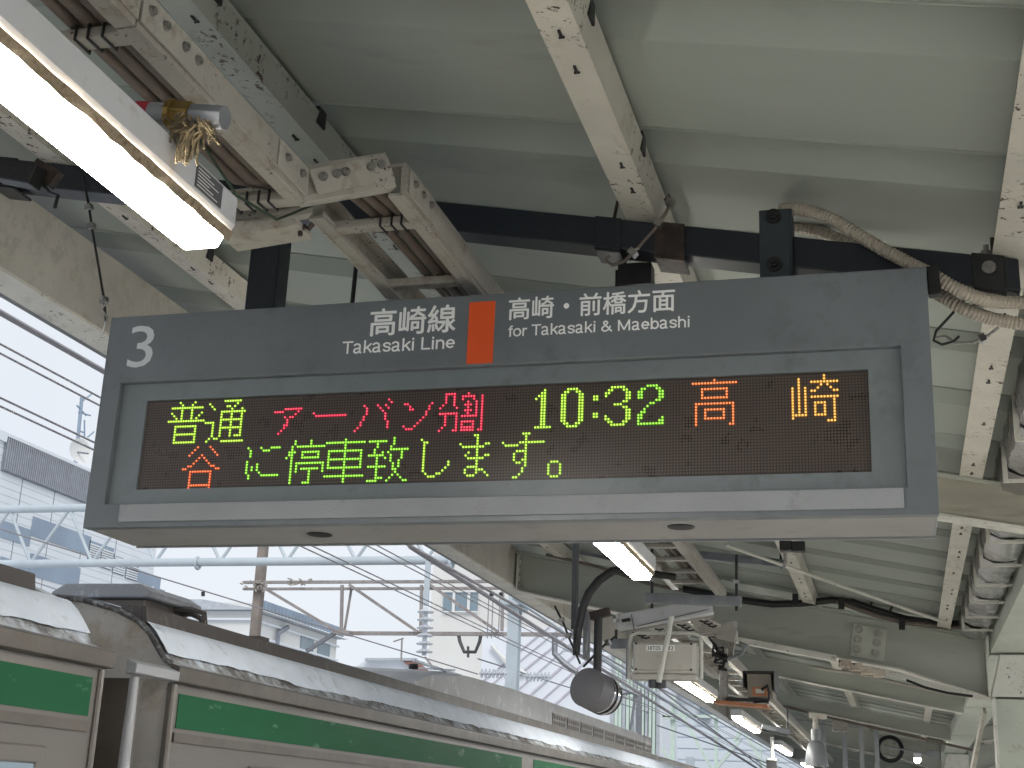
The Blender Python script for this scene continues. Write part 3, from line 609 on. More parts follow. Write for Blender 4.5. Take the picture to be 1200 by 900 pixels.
# pipe with red arrow tape, brass fitting and frayed rope
pp = thing('valve_pipe', 'grey pipe crossing under the rack with a red arrow band and a tarnished brass fitting', 'pipe', (-1.6, 2.4, 2.99))
q0, q1 = onY(120,130,2.2), onY(264,138,2.2); dd = (q1-q0).normalized()
MB().cyl(q0, q0.lerp(q1,.55), .024, 16).build('pipe', M_pvc, pp, smooth=True)
MB().cyl(q0.lerp(q1,.30), q0.lerp(q1,.41), .0246, 16).build('red_band', M_red, pp, smooth=True)
MB().cyl(q0.lerp(q1,.555), q0.lerp(q1,.74), .030, 6).cyl(q0.lerp(q1,.56), q0.lerp(q1,.60), .033, 16).build('brass_fitting', M_brass, pp, bevel=.002)
MB().cyl(q0.lerp(q1,.743), q0.lerp(q1,1), .026, 8).build('union', M_galv, pp, bevel=.002)
m = MB(); rnd = random.Random(3)
c = q0.lerp(q1,.76) + V(0,-.02,-.025)
for k in range(60):
    a = c + V(rnd.uniform(-.05,.05), rnd.uniform(-.02,.02), rnd.uniform(-.02,.01)); b = a + V(rnd.uniform(-.03,.03), rnd.uniform(-.02,.02), rnd.uniform(-.05,.01))
    m.tube([a, (a+b)/2+V(rnd.uniform(-.01,.01),0,rnd.uniform(-.01,.01)), b], .0028, 4)
for k in range(40):
    a = c + V(rnd.uniform(-.012,.012)+.005, rnd.uniform(-.01,.01), -.02); b = a + V(rnd.uniform(-.01,.015), 0, rnd.uniform(-.075,-.03))
    m.tube([a, (a+b)/2+V(rnd.uniform(-.006,.006),0,0), b], .0032, 4)
tag(m.build('frayed_rope', M_fray, kind=None), 'frayed straw coloured hemp rope hanging off the brass pipe fitting', 'rope')
# dark arm at the far left with a hook and the left safety wire
def wire(name, pts, r, label, m=M_dark, cat='wire', group=None, clips=()):
    t = thing(name, label, cat, pts[0], group)
    MB().tube(pts, r, 6).build('strand', m, t, smooth=True)
    for f in clips:
        n = len(pts)-1; i = min(int(f*n), n-1); p = Vector(pts[i]).lerp(Vector(pts[i+1]), f*n-i); d = (Vector(pts[i+1])-Vector(pts[i])).normalized()
        MB().bar(p-d*.010, p+d*.010, r*5, r*5).cyl(p+V(-.013,-.008,0), p+V(.013,-.008,0), .004, 6).cyl(p+V(-.013,-.008,0)+d*.012, p+V(.013,-.008,0)+d*.012, .004, 6).build('wire_clip', M_zinc, t)
    return t
p0 = onY(97,205,3.9); p1 = onY(104,240,3.9); p2 = onY(108,268,3.9); p3 = onY(116,315,3.86); p4 = onY(122,352,3.85); p5 = onY(124,376,3.83)
wire('safety_wire', [p0,p1,p2,p3,p4,p5], .0045, 'thin steel safety wire with clips tied to the left top corner of the departure board', clips=(.22,.38,.8))
wire('safety_wire', [onY(125,355,3.83),onY(119,362,3.83),onY(126,372,3.83),onY(120,392,3.84)], .004, 'short knotted wire end at the left corner of the departure board', M_zinc)
pts = [onY(a,b,3.90) for a,b in ((714,300),(710,306),(718,311),(732,306),(748,290),(766,270),(780,250),(787,236),(784,228),(779,235))]
wire('safety_wire', pts, .0055, 'safety wire with three clips looped round the navy beam below the second purlin', M_cable, clips=(.40,.60,.76))
pts = [onY(a,b,4.2) for a,b in ((1130,352),(1112,372),(1097,388),(1094,399),(1104,404),(1118,400),(1124,394))]
wire('safety_wire', pts, .0045, 'loose wire loop hanging beside the right end of the departure board', M_dark)
pts = [onY(a,b,4.25) for a,b in ((1095,396),(1108,394),(1120,402),(1140,402),(1158,393),(1170,384))]
wire('safety_wire', pts, .005, 'safety wire joining the board to the rightmost purlin', M_zinc, clips=(.72,))
pts = [onY(a,b,4.1) for a,b in ((1167,262),(1163,280),(1164,300),(1170,308))]
wire('cable_loop', pts, .008, 'short dark cable loop behind the rightmost purlin', M_rust)
wire('cable_loop', [onY(a,b,4.0) for a,b in ((724,236),(720,255),(722,266))], .006, 'short brown wire between purlin and navy beam', M_rust)
ar = thing('hook_clamp', 'dark steel arm with a small hook at the far left beside the bright light', 'bracket', tuple(onY(20,195,3.4)))
MB().bar(onY(2,200,3.35), onY(45,208,3.35), .06, .07).build('clamp_block', M_dark, ar, bevel=.004)
MB().bar(onY(40,196,3.4), onY(66,212,3.4), .03, .06).build('clamp_jaw', M_rust, ar, bevel=.003)
MB().tube([onY(48,212,3.38), onY(58,226,3.38), onY(68,229,3.38), onY(64,244,3.38)], .006, 6).build('hook', M_dark, ar, smooth=True)
# ------------------------------------------------------------------ ribbed conduits
def ribbed(pts, r, label, pitch=.0115):
    t = thing('flexible_conduit', label, 'conduit', tuple(pts[0]), 'ribbed beige conduits at the right of the board')
    pts = [Vector(p) for p in pts]; P = []
    for i in range(len(pts)-1):                              # Catmull-Rom
        a, b, c, d = pts[max(i-1,0)], pts[i], pts[i+1], pts[min(i+2,len(pts)-1)]
        for k in range(12):
            u = k/12; P.append(.5*((2*b)+(c-a)*u+(2*a-5*b+4*c-d)*u*u+(3*b-a-3*c+d)*u**3))
    P.append(pts[-1]); S = [0]
    for a, b in zip(P, P[1:]): S.append(S[-1]+(b-a).length)
    Q, rs, s, j, n = [], [], 0, 0, 0
    while s < S[-1]:
        while S[j+1] < s: j += 1
        Q.append(P[j].lerp(P[j+1], (s-S[j])/max(1e-6,S[j+1]-S[j]))); rs.append(r if n % 4 in (0,1) else r*.87); n += 1; s += pitch/4
    MB().tube(Q, rs, 12).build('sleeve', M_conduit, t, smooth=False); return t
ribbed([onY(a,b,y) for a,b,y in ((914,246,3.965),(940,246,3.95),(975,257,3.93),(1020,284,3.92),(1060,306,3.915),(1092,322,3.90),(1120,338,3.90),(1150,350,3.92),(1185,354,3.98),(1225,354,4.0))], .021, 'upper ribbed beige conduit curving from the board bracket to the right edge')
ribbed([onY(a,b,y) for a,b,y in ((916,262,4.14),(965,273,4.14),(1010,294,4.13),(1060,320,4.14),(1100,345,4.02),(1130,362,4.0),(1165,374,4.03),(1225,384,4.05))], .021, 'lower ribbed beige conduit partly hidden behind the board corner')
tag(MB().bar(onY(1092,314,3.86), onY(1096,347,3.86), .035, .035).build('conduit_strap', M_dark, bevel=.003), 'black strap tying the ribbed conduits at the board corner', 'strap')
# ------------------------------------------------------------------ foil lagged duct
fd = thing('foil_duct', 'silver foil wrapped duct with beige straps lying in the canopy valley at the right', 'duct', (.6, 6, 3.1))
for k in range(-2, 14):
    y = 2.05 + PITCH*k; m = MB(); rows = []; rnd = random.Random(k)
    for i in range(9):
        t = i/8; yy = y + .02 + t*(PITCH-.04); b = .012*math.sin(math.pi*t)**.5
        rows.append([(x + rnd.uniform(-.006,.006), yy, z - b + rnd.uniform(-.007,.007)) for x, z in ((.50-b,3.32),(.495-b,3.24),(.51-b,3.165),(.56,3.135),(.62,3.13),(.68,3.135),(.715,3.17),(.722,3.24),(.722,3.32))])
    m.sheet(rows).build('duct_segment', M_foil, fd, smooth=True)
    MB().box((.485,y-.015,3.12),(.505,y+.012,3.30)).box((.4855,y-.0148,3.106),(.718,y+.0118,3.119)).build('strap', M_flange, fd)
# ------------------------------------------------------------------ black cable sagging along the big girder
GB = 12.2
cb = thing('black_cable', 'thick black cable sagging along the top of the big bolted girder', 'cable', tuple(onY(870,704,GB-.14)))
MB().tube([onY(a,b,GB-.14) for a,b in ((800,690),(868,703),(905,708),(940,707),(975,703),(1000,706),(1030,716),(1060,725),(1100,731),(1165,731))], .030, 8).build('sheath', M_rubber, cb, smooth=True)
MB().tube([onY(a,b,GB-.17) for a,b in ((980,705),(1000,712),(1030,722),(1062,730),(1110,735),(1150,734))], .020, 8).build('sheath', M_cable, cb, smooth=True)
for a, b in ((932,702),(986,706),(1057,730)):
    MB().bar(onY(a,b-6,GB-.19), onY(a,b+8,GB-.19), .05, .03).build('cable_clip', M_dark, cb)
for a, b in ((1000,701),(1020,708),(1042,716)): MB().cyl(onY(a,b,GB-.05), onY(a+2,b+1,GB-.05), .05, 10).build('cable_boss', M_rubber, cb)
# ------------------------------------------------------------------ struts on threaded rods
SG = 'grey steel struts hung on threaded rods'
def strut(p, q, rods, label, w=.055):
    t = thing('strut_channel', label, 'bracket', tuple(p), SG); MB().bar(p, q, w, .06).build('channel', M_galv, t, bevel=.003)
    for a, b0_, b1_ in rods:
        Y = p.y; u, v = onY(a,b0_,Y), onY(a,b1_,Y)
        MB().cyl(u, v, .009, 8).build('threaded_rod', M_dark, t)
        c = v + V(0,0,.03); MB().cyl(c, c+V(0,0,.025), .022, 6).build('nut', M_zinc, t); c = v + V(0,0,.17); MB().cyl(c, c+V(0,0,.02), .022, 6).build('nut', M_zinc, t)
strut(onY(757,701,8.5), onY(869,705,8.5), ((764,640,713),(863,650,716)), 'grey strut in front of the cable rack end, above the white trunking')
strut(onY(812,650,10.2), onY(921,661,10.2), ((915,600,666),), 'upper grey strut to the right of the rack, just below the departure board')
strut(onY(716,755,8.9), onY(742,754,8.9), ((722,738,760),), 'short grey strut stub left of the white junction box')
strut(onY(893,851,17), onY(926,858,17), ((923,826,862),), 'distant small grey strut beyond the camera housing')
# ------------------------------------------------------------------ loudspeaker with post, arched hose
ls = thing('loudspeaker', 'round grey cylindrical loudspeaker with polished bands hanging from a dark post', 'loudspeaker', tuple(onY(688,805,8.0)))
c = onY(687,805,8.0); ax = V(.20,.55,-.10).normalized()
MB().tube([c, c+ax*.004, c+ax*.13], [.108,.116,.116], 28).build('drum', M_spk, ls, smooth=True)
for k, (s0, s1, rr) in enumerate(((.131,.146,.1175),(.152,.165,.112),(.175,.20,.1175))): MB().cyl(c+ax*s0, c+ax*s1, rr, 28).build('band', M_chrome if k != 1 else M_spk, ls, smooth=True)
MB().cyl(c+ax*.131, c+ax*.235, .108, 28).build('rear_drum', M_dark, ls, smooth=True)
pt = c + ax*.12 + V(0,0,.118)
MB().cyl(pt, pt+V(0,0,.36), .026, 12).build('stem', M_dark, ls, smooth=True)
MB().bar(pt+V(-.05,0,.33), pt+V(.07,0,.36), .05, .05).build('stem_clamp', M_rust, ls, bevel=.004)
hp = thing('hanging_post', 'dark flat steel post hanging under the canopy beside the arched black hose', 'post', tuple(onY(674,640,8.2)))
MB().bar(onY(675,628,8.2), onY(673,738,8.2), .065, .03, up=(1,0,0)).build('post', M_dark2, hp, bevel=.003)
MB().bar(onY(688,716,8.15), onY(687,772,8.15), .075, .03, up=(1,0,0)).build('mounting_plate', M_galv, hp, bevel=.003)
MB().bar(onY(680,648,8.2), onY(722,656,8.2), .03, .018).build('brace', M_dark2, hp)
tag(MB().tube([onY(a,b,8.05) for a,b in ((792,676),(760,672),(735,667),(718,669),(702,680),(690,695),(682,714),(677,740),(675,768))], [.020,.022,.024,.026,.027,.027,.027,.027,.022], 12).build('arched_hose', M_rubber, smooth=True), 'thick black hose arching down beside the hanging post', 'hose')
wire('guy_wire', [onY(650,710,8.0),onY(661,732,8.0),onY(667,748,8.0),onY(680,778,8.0)], .007, 'left stay wire with clips above the round loudspeaker', clips=(.25,.6))
wire('guy_wire', [onY(722,745,8.3),onY(706,758,8.2),onY(684,781,8.0)], .007, 'right stay wire with clips between loudspeaker stem and rack', clips=(.3,))
# ------------------------------------------------------------------ junction box
YB = 8.7
def rect(m, a, b, c_, d, Y, t): 
    p = onY(a,b,Y); q = onY(c_,d,Y); return m.box((min(p.x,q.x),Y-t,min(p.z,q.z)),(max(p.x,q.x),Y,max(p.z,q.z)))
jb = thing('junction_box', 'white junction box with a printed number label, above the far row of lights', 'junction box', tuple(onY(778,790,YB)))
b1 = onY(742,752,YB); b2 = onY(815,790,YB)
MB().box((b1.x,YB,b2.z),(b2.x,YB+.16,b1.z)).build('body', M_boxw, jb, bevel=.012, seg=3)
MB().box((b1.x+.012,YB-.022,b2.z+.02),(b2.x-.012,YB-.0005,b1.z-.010)).build('lid', M_boxw, jb, bevel=.010, seg=3)
MB().box((b1.x-.012,YB-.008,b2.z-.035),(b2.x+.012,YB+.16,b2.z-.001)).build('lower_flange', M_boxw, jb, bevel=.012)
for a in (.03,.97):
    for b in (.12,.93):
        x = b1.x+(b2.x-b1.x)*a + (.012 if a < .5 else -.012); z = b2.z+(b1.z-b2.z)*b; MB().cyl((x,YB-.0225,z),(x,YB-.025,z),.0075,10).build('lid_screw', M_black, jb)
lw = b2.x-b1.x; lb = MB().box((b1.x+lw*.22,YB-.0245,b1.z-.060),(b1.x+lw*.68,YB-.0225,b1.z-.022)).build('number_label', M_letter, jb)
lettering('label_text', '38T05', b1.x+lw*.24, b1.z-.054, .036, M_black, lb, y=YB-.0247, width=lw*.21)
lettering('label_text', '-32', b1.x+lw*.53, b1.z-.054, .036, M_black, lb, y=YB-.0247, width=lw*.13)
for a in (.30,.46): MB().cyl((b1.x+lw*a,YB+.05,b2.z-.036),(b1.x+lw*a,YB+.05,b2.z-.085),.024,8).build('cable_gland', M_dark2, jb)
fr = thing('bent_conduit_pipe', 'bent white conduit pipe running round the junction box', 'pipe', (b1.x, YB, b1.z))
MB().tube([(b1.x-.03,YB+.05,b2.z-.03),(b1.x-.032,YB+.05,b1.z+.0),(b1.x-.02,YB+.05,b1.z+.045),(b1.x+.02,YB+.05,b1.z+.062),(b2.x-.02,YB+.05,b1.z+.062),(b2.x+.022,YB+.05,b1.z+.045),(b2.x+.03,YB+.05,b1.z),(b2.x+.03,YB+.05,b2.z-.03)], .012, 8).build('pipe', M_white, fr, smooth=True)
MB().tube([(b1.x-.045,YB+.03,b2.z-.03),(b1.x-.047,YB+.03,b1.z-.02),(b1.x-.046,YB+.03,b1.z+.02)], .006, 6).build('thin_cable', M_pvc, fr, smooth=True)
hd = thing('hanging_tube', 'slanting cream tube with a black tip hanging in front of the junction box', 'tube', tuple(onY(786,728,YB-.1)))
MB().tube([onY(787,722,YB-.1), onY(781,755,YB-.1), onY(772,800,YB-.1)], .017, 10).build('tube', M_white, hd, smooth=True)
MB().tube([onY(772,800,YB-.1), onY(771,807,YB-.1)], .022, 10).build('tip', M_rubber, hd, smooth=True)
# ------------------------------------------------------------------ camera on its shelf
YC = 10.0
cs = thing('camera_bracket', 'beige drop bracket with a pole carrying the painted camera shelf', 'bracket', tuple(onY(842,742,YC)))
MB().bar(onY(822,738,YC), onY(863,747,YC), .10, .09).build('head_plate', M_rack, cs, bevel=.005)
MB().prism([onY(830,745,YC)+V(0,.06,0),onY(860,752,YC)+V(0,.06,0),onY(856,772,YC)+V(0,.06,0),onY(842,772,YC)+V(0,.06,0)], (0,.05,0)).build('gusset', M_rack, cs)
MB().tube([onY(848,760,YC)+V(0,.02,0), onY(848,822,YC)+V(0,.02,0)], .030, 12).build('pole', M_rack, cs, smooth=True)
MB().tube([onY(848,774,YC)+V(0,.02,0), onY(848,781,YC)+V(0,.02,0)], .035, 12).build('pole_collar', M_rack2, cs, smooth=True)
for a, b in ((829,730),(862,737)): p = onY(a,b,YC); MB().cyl(p, p+V(0,0,.05), .014, 6).build('bolt', M_zinc, cs)
MB().tube([onY(866,752,YC)+V(0,.05,0), onY(876,756,YC), onY(868,768,YC), onY(852,771,YC)], .012, 8).build('bent_conduit', M_pvc, cs, smooth=True)
m = MB(); rnd = random.Random(5); c = onY(838,764,YC-.05); pts = []
for k in range(34): pts.append(c + V(rnd.uniform(-.05,.04)+.002*k, rnd.uniform(-.03,.03), rnd.uniform(-.05,.05)+.07-.005*k))
tag(m.tube(pts, .010, 5).build('cable_knot', M_rubber, smooth=True), 'tangled black cable knot on the beige drop bracket', 'cable')
sh = thing('camera_shelf', 'orange painted timber shelf under the camera housing', 'shelf', tuple(onY(868,827,YC)))
MB().bar(onY(838,823,YC), onY(901,829,YC), .20, .022).build('board', M_board, sh, bevel=.003)
MB().bar(onY(853,819,YC), onY(900,822,YC), .12, .016).build('rail', M_dark, sh)
cm = thing('camera_housing', 'brown boxy camera housing with a sun hood and a black cable at its back', 'camera', tuple(onY(888,820,YC)))
c1 = onY(873,789,YC-.05); c2 = onY(906,818,YC-.05)
MB().prism([V(c1.x+.01,YC-.05,c1.z),V(c2.x-.01,YC-.05,c1.z),V(c2.x,YC-.05,c2.z),V(c1.x+.02,YC-.05,c2.z)], (0,.30,0)).build('body', M_camg, cm, bevel=.006)
MB().box((c1.x-.012,YC-.09,c1.z+.001),(c2.x+.014,YC+.30,c1.z+.014)).box((c1.x-.012,YC-.09,c1.z-.10),(c1.x-.004,YC+.30,c1.z)).box((c2.x+.006,YC-.09,c1.z-.12),(c2.x+.014,YC+.30,c1.z)).build('sun_hood', M_dark, cm)
MB().box((c1.x+.05,YC-.054,c2.z+.012),(c2.x-.03,YC-.0505,c2.z+.075)).build('connector_panel', M_board, cm)
MB().box((c1.x+.075,YC-.066,c2.z+.03),(c1.x+.135,YC-.0545,c2.z+.06)).build('connector', M_boxw, cm)
MB().tube([(c1.x+.12,YC-.07,c2.z+.055),(c1.x+.16,YC-.10,c2.z+.08),(c2.x-.02,YC-.10,c2.z+.03),(c2.x-.03,YC-.08,c2.z-.02),(c1.x+.06,YC-.06,c2.z-.03)], .010, 8).build('cable', M_rubber, cm, smooth=True)
# ------------------------------------------------------------------ bell lamp, cable coil, small things beyond
YL = 18.0
bl = thing('bell_lamp', 'grey bell shaped pendant lamp hanging far down the platform', 'lamp', tuple(onY(957,898,YL)))
c = onY(957,898,YL); h = onY(957,868,YL).z - c.z; r = .5*(onY(971,898,YL).x-onY(943,898,YL).x)
MB().tube([c, c+V(0,0,h*.35), c+V(0,0,h*.7), c+V(0,0,h*.9), c+V(0,0,h)], [r,r*.92,r*.78,r*.62,r*.35], 24).build('shade', M_lampg, bl, smooth=True)
MB().tube([c+V(0,0,h), c+V(0,0,h*1.45)], .06, 12).build('neck', M_lampg, bl, smooth=True)
MB().tube([c+V(0,0,h*1.45), c+V(0,0,h*2.0)], .035, 8).build('stem', M_rack, bl, smooth=True)
MB().bar(c+V(-.08,0,h*2.0), c+V(.14,0,h*1.95), .08, .07).build('mount', M_rack, bl)
YK = 28.2
ck = onY(1043,878,YK); m = MB()
for k in range(4):
    rr = .205 + .018*(k%3); m.tube([ck + V(rr*math.cos(t*math.pi/12), -.05-.02*k, rr*math.sin(t*math.pi/12)) for t in range(25)], .022, 6)
tag(m.build('cable_coil', M_rubber, smooth=True), 'coil of black cable hung on the far girder', 'cable coil')
cl = tag(MB().tube([onY(a,b,22) for a,b in ((895,822),(960,838),(1020,852),(1090,868),(1140,879))], .022, 6).build('ceiling_cable', M_cable, smooth=True), 'dark cable strung across the far roof bays', 'cable')
tag(MB().tube([onY(a,b,17.4) for a,b in ((950,782),(1010,790),(1060,802),(1110,813),(1140,819))], .022, 6).build('ceiling_cable', M_rack, smooth=True), 'pinkish cable along the beam right of the camera', 'cable')
for i, (a, b, Y) in enumerate(((990,880,27),(1010,884,27),(1028,888,27),(965,876,26))):
    p = onY(a,b,Y); tag(MB().box((p.x-.04,Y,p.z-.5),(p.x+.04,Y+.1,p.z+.6)).build('drop_pipe', M_pvc), 'grey drop pipe on the far girder, %s from the bell lamp' % ('second','third','farthest','nearest')[i], 'pipe')
tg = thing('hanging_sign', 'small dark hanging sign under the last lights of the row', 'sign', tuple(onY(905,885,24)))
rect(MB(), 899,890,911,906, 24, .15).build('sign_body', M_dark, tg); p = onY(905,889,24); MB().cyl(p, p+V(0,0,.35), .03, 8).build('stem', M_white, tg)
rect(MB(), 899.5,889,910.5,891, 23.84, .02).build('sign_trim', M_boxw, tg)
sm = thing('slotted_bracket', 'row of chipped cream cable saddles along the lower edge of the big girder', 'bracket', tuple(onY(1010,790,GB-.3)))
for a, b in ((990,775),(1003,779),(1016,783),(1030,786)):
    p = onY(a,b,GB-.2); MB().box((p.x-.05,GB-.24,p.z-.05),(p.x+.05,GB-.12,p.z+.01)).build('saddle', M_flange2, sm, bevel=.004)
MB().bar(onY(800,738,GB-.2), onY(980,772,GB-.2), .08, .05).build('conduit', M_flange, sm); MB().bar(onY(1030,786,GB-.2), onY(1150,818,GB-.2), .05, .04).build('conduit', M_flange, sm)

pc = thing('beam_clamp', 'dark steel clamp block at the lower end of the purlin just under the board', 'clamp', tuple(onY(925,645,8.3)))
p = onY(914,634,8.3); q = onY(936,656,8.3)
MB().box((p.x,8.25,q.z+.05),(p.x+.07,8.33,p.z)).box((p.x+.071,8.26,p.z-.07),(q.x+.04,8.32,p.z-.01)).build('jaw', M_dark, pc, bevel=.004)
MB().cyl(V(p.x+.03,8.29,q.z-.03), V(p.x+.03,8.29,q.z+.049), .012, 6).build('bolt', M_zinc, pc)

for i, (px, py, Y) in enumerate(((1093,884,28.1),(985,852,22.9))):
    p = onY(px, py, Y); q = thing('conduit_box', ('small grey conduit box on the far girder near the cable coil','small cream conduit box on the distant beam above the bell lamp')[i], 'box', tuple(p))
    MB().box((p.x-.12,Y-.10,p.z-.08),(p.x+.12,Y-.012,p.z+.08)).build('box_body', M_pvc if i == 0 else M_rack, q, bevel=.01); MB().tube([p+V(-.12,-.05,0), p+V(-.9,-.05,.13)], .02, 6).build('pipe', M_pvc, q)
tag(MB().tube([onY(a,b,12.0) for a,b in ((640,650),(700,664),(760,684),(800,692))], .016, 6).build('girder_cable', M_cable, smooth=True), 'thin brown cable along the big girder left of the lamp end', 'cable')
tag(MB().tube([onY(a,b,11.9) for a,b in ((1062,797),(1085,806),(1110,812),(1140,816))], .012, 6).build('loose_wire', M_rubber, smooth=True), 'loose dark wire under the big girder near the column', 'wire')
# ------------------------------------------------------------------ train
SXT = -3.12
def make_car(y0, y1, label, near_detail):
    t = thing('train_car', label, 'train car', (-4.57, (y0+y1)/2, -1.0), 'cars of the green banded train')
    W = 2*(-4.57 - SXT)                                      # negative: mirrored side
    def X2(x): return -9.14 - x
    # side walls
    for s, f in ((0, lambda x: x), (1, X2)):
        MB().box((min(f(-3.135),f(SXT)), y0, -1.0),(max(f(-3.135),f(SXT)), y1, 2.085)).build('side_wall', M_steel, t)
        e = -.003 if s else .003
        def strip(z0, z1, m, name, ya=y0+.06, yb=y1-.06, th=.003):
            a, b = f(SXT), f(SXT) + (-th if s else th); return MB().box((min(a,b),ya,z0),(max(a,b),yb,z1)).build(name, m, t)
        # gutter lip
        MB().prism([V(f(SXT),y0-.02,2.086),V(f(SXT+.045),y0-.02,2.090),V(f(SXT+.050),y0-.02,2.155),V(f(SXT),y0-.02,2.170)], (0,y1-y0+.04,0)).build('gutter_lip', M_steeld, t, bevel=.004)
        seg = [(y0+.08, y0+6.02)] + [(y0+6.42+4.0*k, y0+6.42+4.0*k+3.6) for k in range(4)]
        if not near_detail: seg = [(y0+.08, y1-.06)]
        for a, b in seg:
            if a < y1-.5: strip(1.895, 2.045, M_green2, 'green_band', a, min(b, y1-.06), .004)
        strip(1.835, 1.875, M_steeld, 'trim_strip', th=.012)
        strip(1.35, 1.352, M_steeld, 'panel_seam', th=.004)
        for k in range(int((y1-y0)/2.5)):
            ya = y0 + .9 + 2.5*k
            w = strip(.80, 1.70, M_winb, 'window', ya, ya+1.6, .006); 
            aa, bb = f(SXT), f(SXT) + (-.014 if s else .014)
            ring((ya-.06,.74,ya+1.66,1.76),(ya,.80,ya+1.6,1.70),0,.012)
            r_ = ring((ya-.06,.74,ya+1.66,1.765),(ya,.80,ya+1.6,1.70),0,1)
            r_.v = [(aa if v[1] == 0 else bb, v[0], v[2]) for v in r_.v]; fr_ = r_.build('window_frame', M_steel, w, bevel=.01)
        # roof shoulder
    pr = [(-3.125,2.17),(-3.16,2.185),(-3.20,2.235),(-3.25,2.30),(-3.32,2.36),(-3.44,2.41),(-3.62,2.455),(-4.1,2.50),(-4.57,2.515)]
    full = pr + [(X2(x), z) for x, z in reversed(pr[:-1])]
    m = MB(); m.sheet([[(x, y, z) for x, z in full] for y in (y0+.02, y1-.02)]); rf = m.build('roof', M_snowd, t, smooth=True)
    sn = [(-3.185,2.222),(-3.20,2.243),(-3.25,2.308),(-3.29,2.342)]
    n = int((y1-y0)/.06); rnd = random.Random(int(y0*7)); rows = []
    d = 0
    for i in range(n+1):
        y = y0 + .03 + (y1-y0-.06)*i/n; d = d*.7 + rnd.uniform(-.005,.005) + (.010 if rnd.random() < .03 else 0); 
        rows.append([(sn[0][0]+.016+d*.8, y, sn[0][1]-.012-d*1.1+.010), *[(x+.006, y, z+.012) for x, z in sn[1:]], (-3.30,y,2.362)])
    MB().sheet(rows).build('snow', M_snow, rf, smooth=True)
    MB().sheet([[(x, y, z+.012) for x, z in ((-3.42,2.405),(-3.62,2.46),(-4.1,2.51),(-4.57,2.525),(-5.0,2.51))] for y in (y0+.1,y1-.1)]).build('snow', M_snow, rf)
    # dark fairing along the roof
    for ya, yb in ((y0+.05, y1-.25),):
        MB().prism([V(-3.302,ya,2.34),V(-3.318,ya,2.432),V(-3.335,ya,2.436),V(-3.335,ya,2.36)], (0,yb-ya,0)).build('roof_fairing', M_tdark, t)
        MB().prism([V(-3.337,ya,2.37),V(-3.337,ya,2.432),V(-3.46,ya+.02,2.445),V(-3.46,ya+.02,2.405)], (0,.03,0)).build('fairing_end', M_tdark, t)
    # end walls
    for y, sg in ((y0+.015, -1), (y1-.015, 1)):
        MB().prism([V(-3.14,y,-1.0)] + [V(x-.006*0,y,z-.01) for x, z in full] + [V(X2(-3.14),y,-1.0)], (0,.03*sg*-1,0)).build('end_wall', M_tend, t)
        rim = [V(x,y+.02*sg,z) for x, z in full]
        if near_detail: MB().tube(rim, .013, 8).build('roof_rim', M_rubber2, t, smooth=True)
    MB().box((-9.0,y0+.5,-1.16),(-.1-9.0+5.9,y1-.5,-1.001)).build('underframe', M_dark, t)
    return t
carA = make_car(-15.4, 4.98, 'near train car at the lower left corner with green band and snowy roof edge', False)
carB = make_car(5.55, 25.6, 'train car with ventilator box and air conditioner on its snowy roof', True)
carC = make_car(26.2, 46, 'farther train car behind the loudspeaker and lights', False)
carD = make_car(46.6, 66, 'farthest train car at the lower right end of the train', False)
# corner details of the second car: cap, rain pipe, dark door pocket
MB().prism([V(-3.12,5.16,2.085),V(-3.07,5.16,2.09),V(-3.068,5.16,2.13),V(-3.12,5.16,2.15)], (0,.37,0))  .build('corner_cap', M_ac, carB, bevel=.004)
MB().tube([(-3.12,5.24,2.08),(-3.12,5.24,2.0),(-3.12,5.235,1.3),(-3.12,5.235,-.9)], [.020,.020,.030,.030], 12).build('rain_pipe', M_ac, carB, smooth=True)
MB().box((-3.40,5.30,-1.0),(-3.14,5.33,2.08)).build('gangway_panel', M_steeld, carB)
MB().tube([(-3.115,5.57,2.08),(-3.115,5.57,-1)], .016, 8).build('corner_post', M_steel, carB, smooth=True)
MB().tube([(-3.115,4.975,2.08),(-3.115,4.975,-1)], .014, 8).build('corner_post', M_steel, carA, smooth=True)
# ventilator box
vb = MB().box((-4.17,6.24,2.49),(-3.71,6.70,2.567)).build('ventilator_box', M_steeld, carB, bevel=.01)
MB().prism([V(-4.23,6.2,2.568),V(-3.66,6.2,2.568),V(-3.655,6.2,2.596),V(-3.73,6.2,2.638),V(-4.16,6.2,2.640),V(-4.24,6.2,2.596)], (0,.55,0)).build('lid', M_ac, vb, bevel=.010)
MB().tube([(-3.72,6.55,2.555),(-3.62,6.56,2.56),(-3.55,6.58,2.54),(-3.54,6.6,2.44)], .016, 8).build('drain_hose', M_steeld, carB, smooth=True)
MB().tube([(-3.72,6.62,2.54),(-3.65,6.63,2.545),(-3.60,6.65,2.52),(-3.59,6.67,2.43)], .016, 8).build('drain_hose', M_steeld, carB, smooth=True)
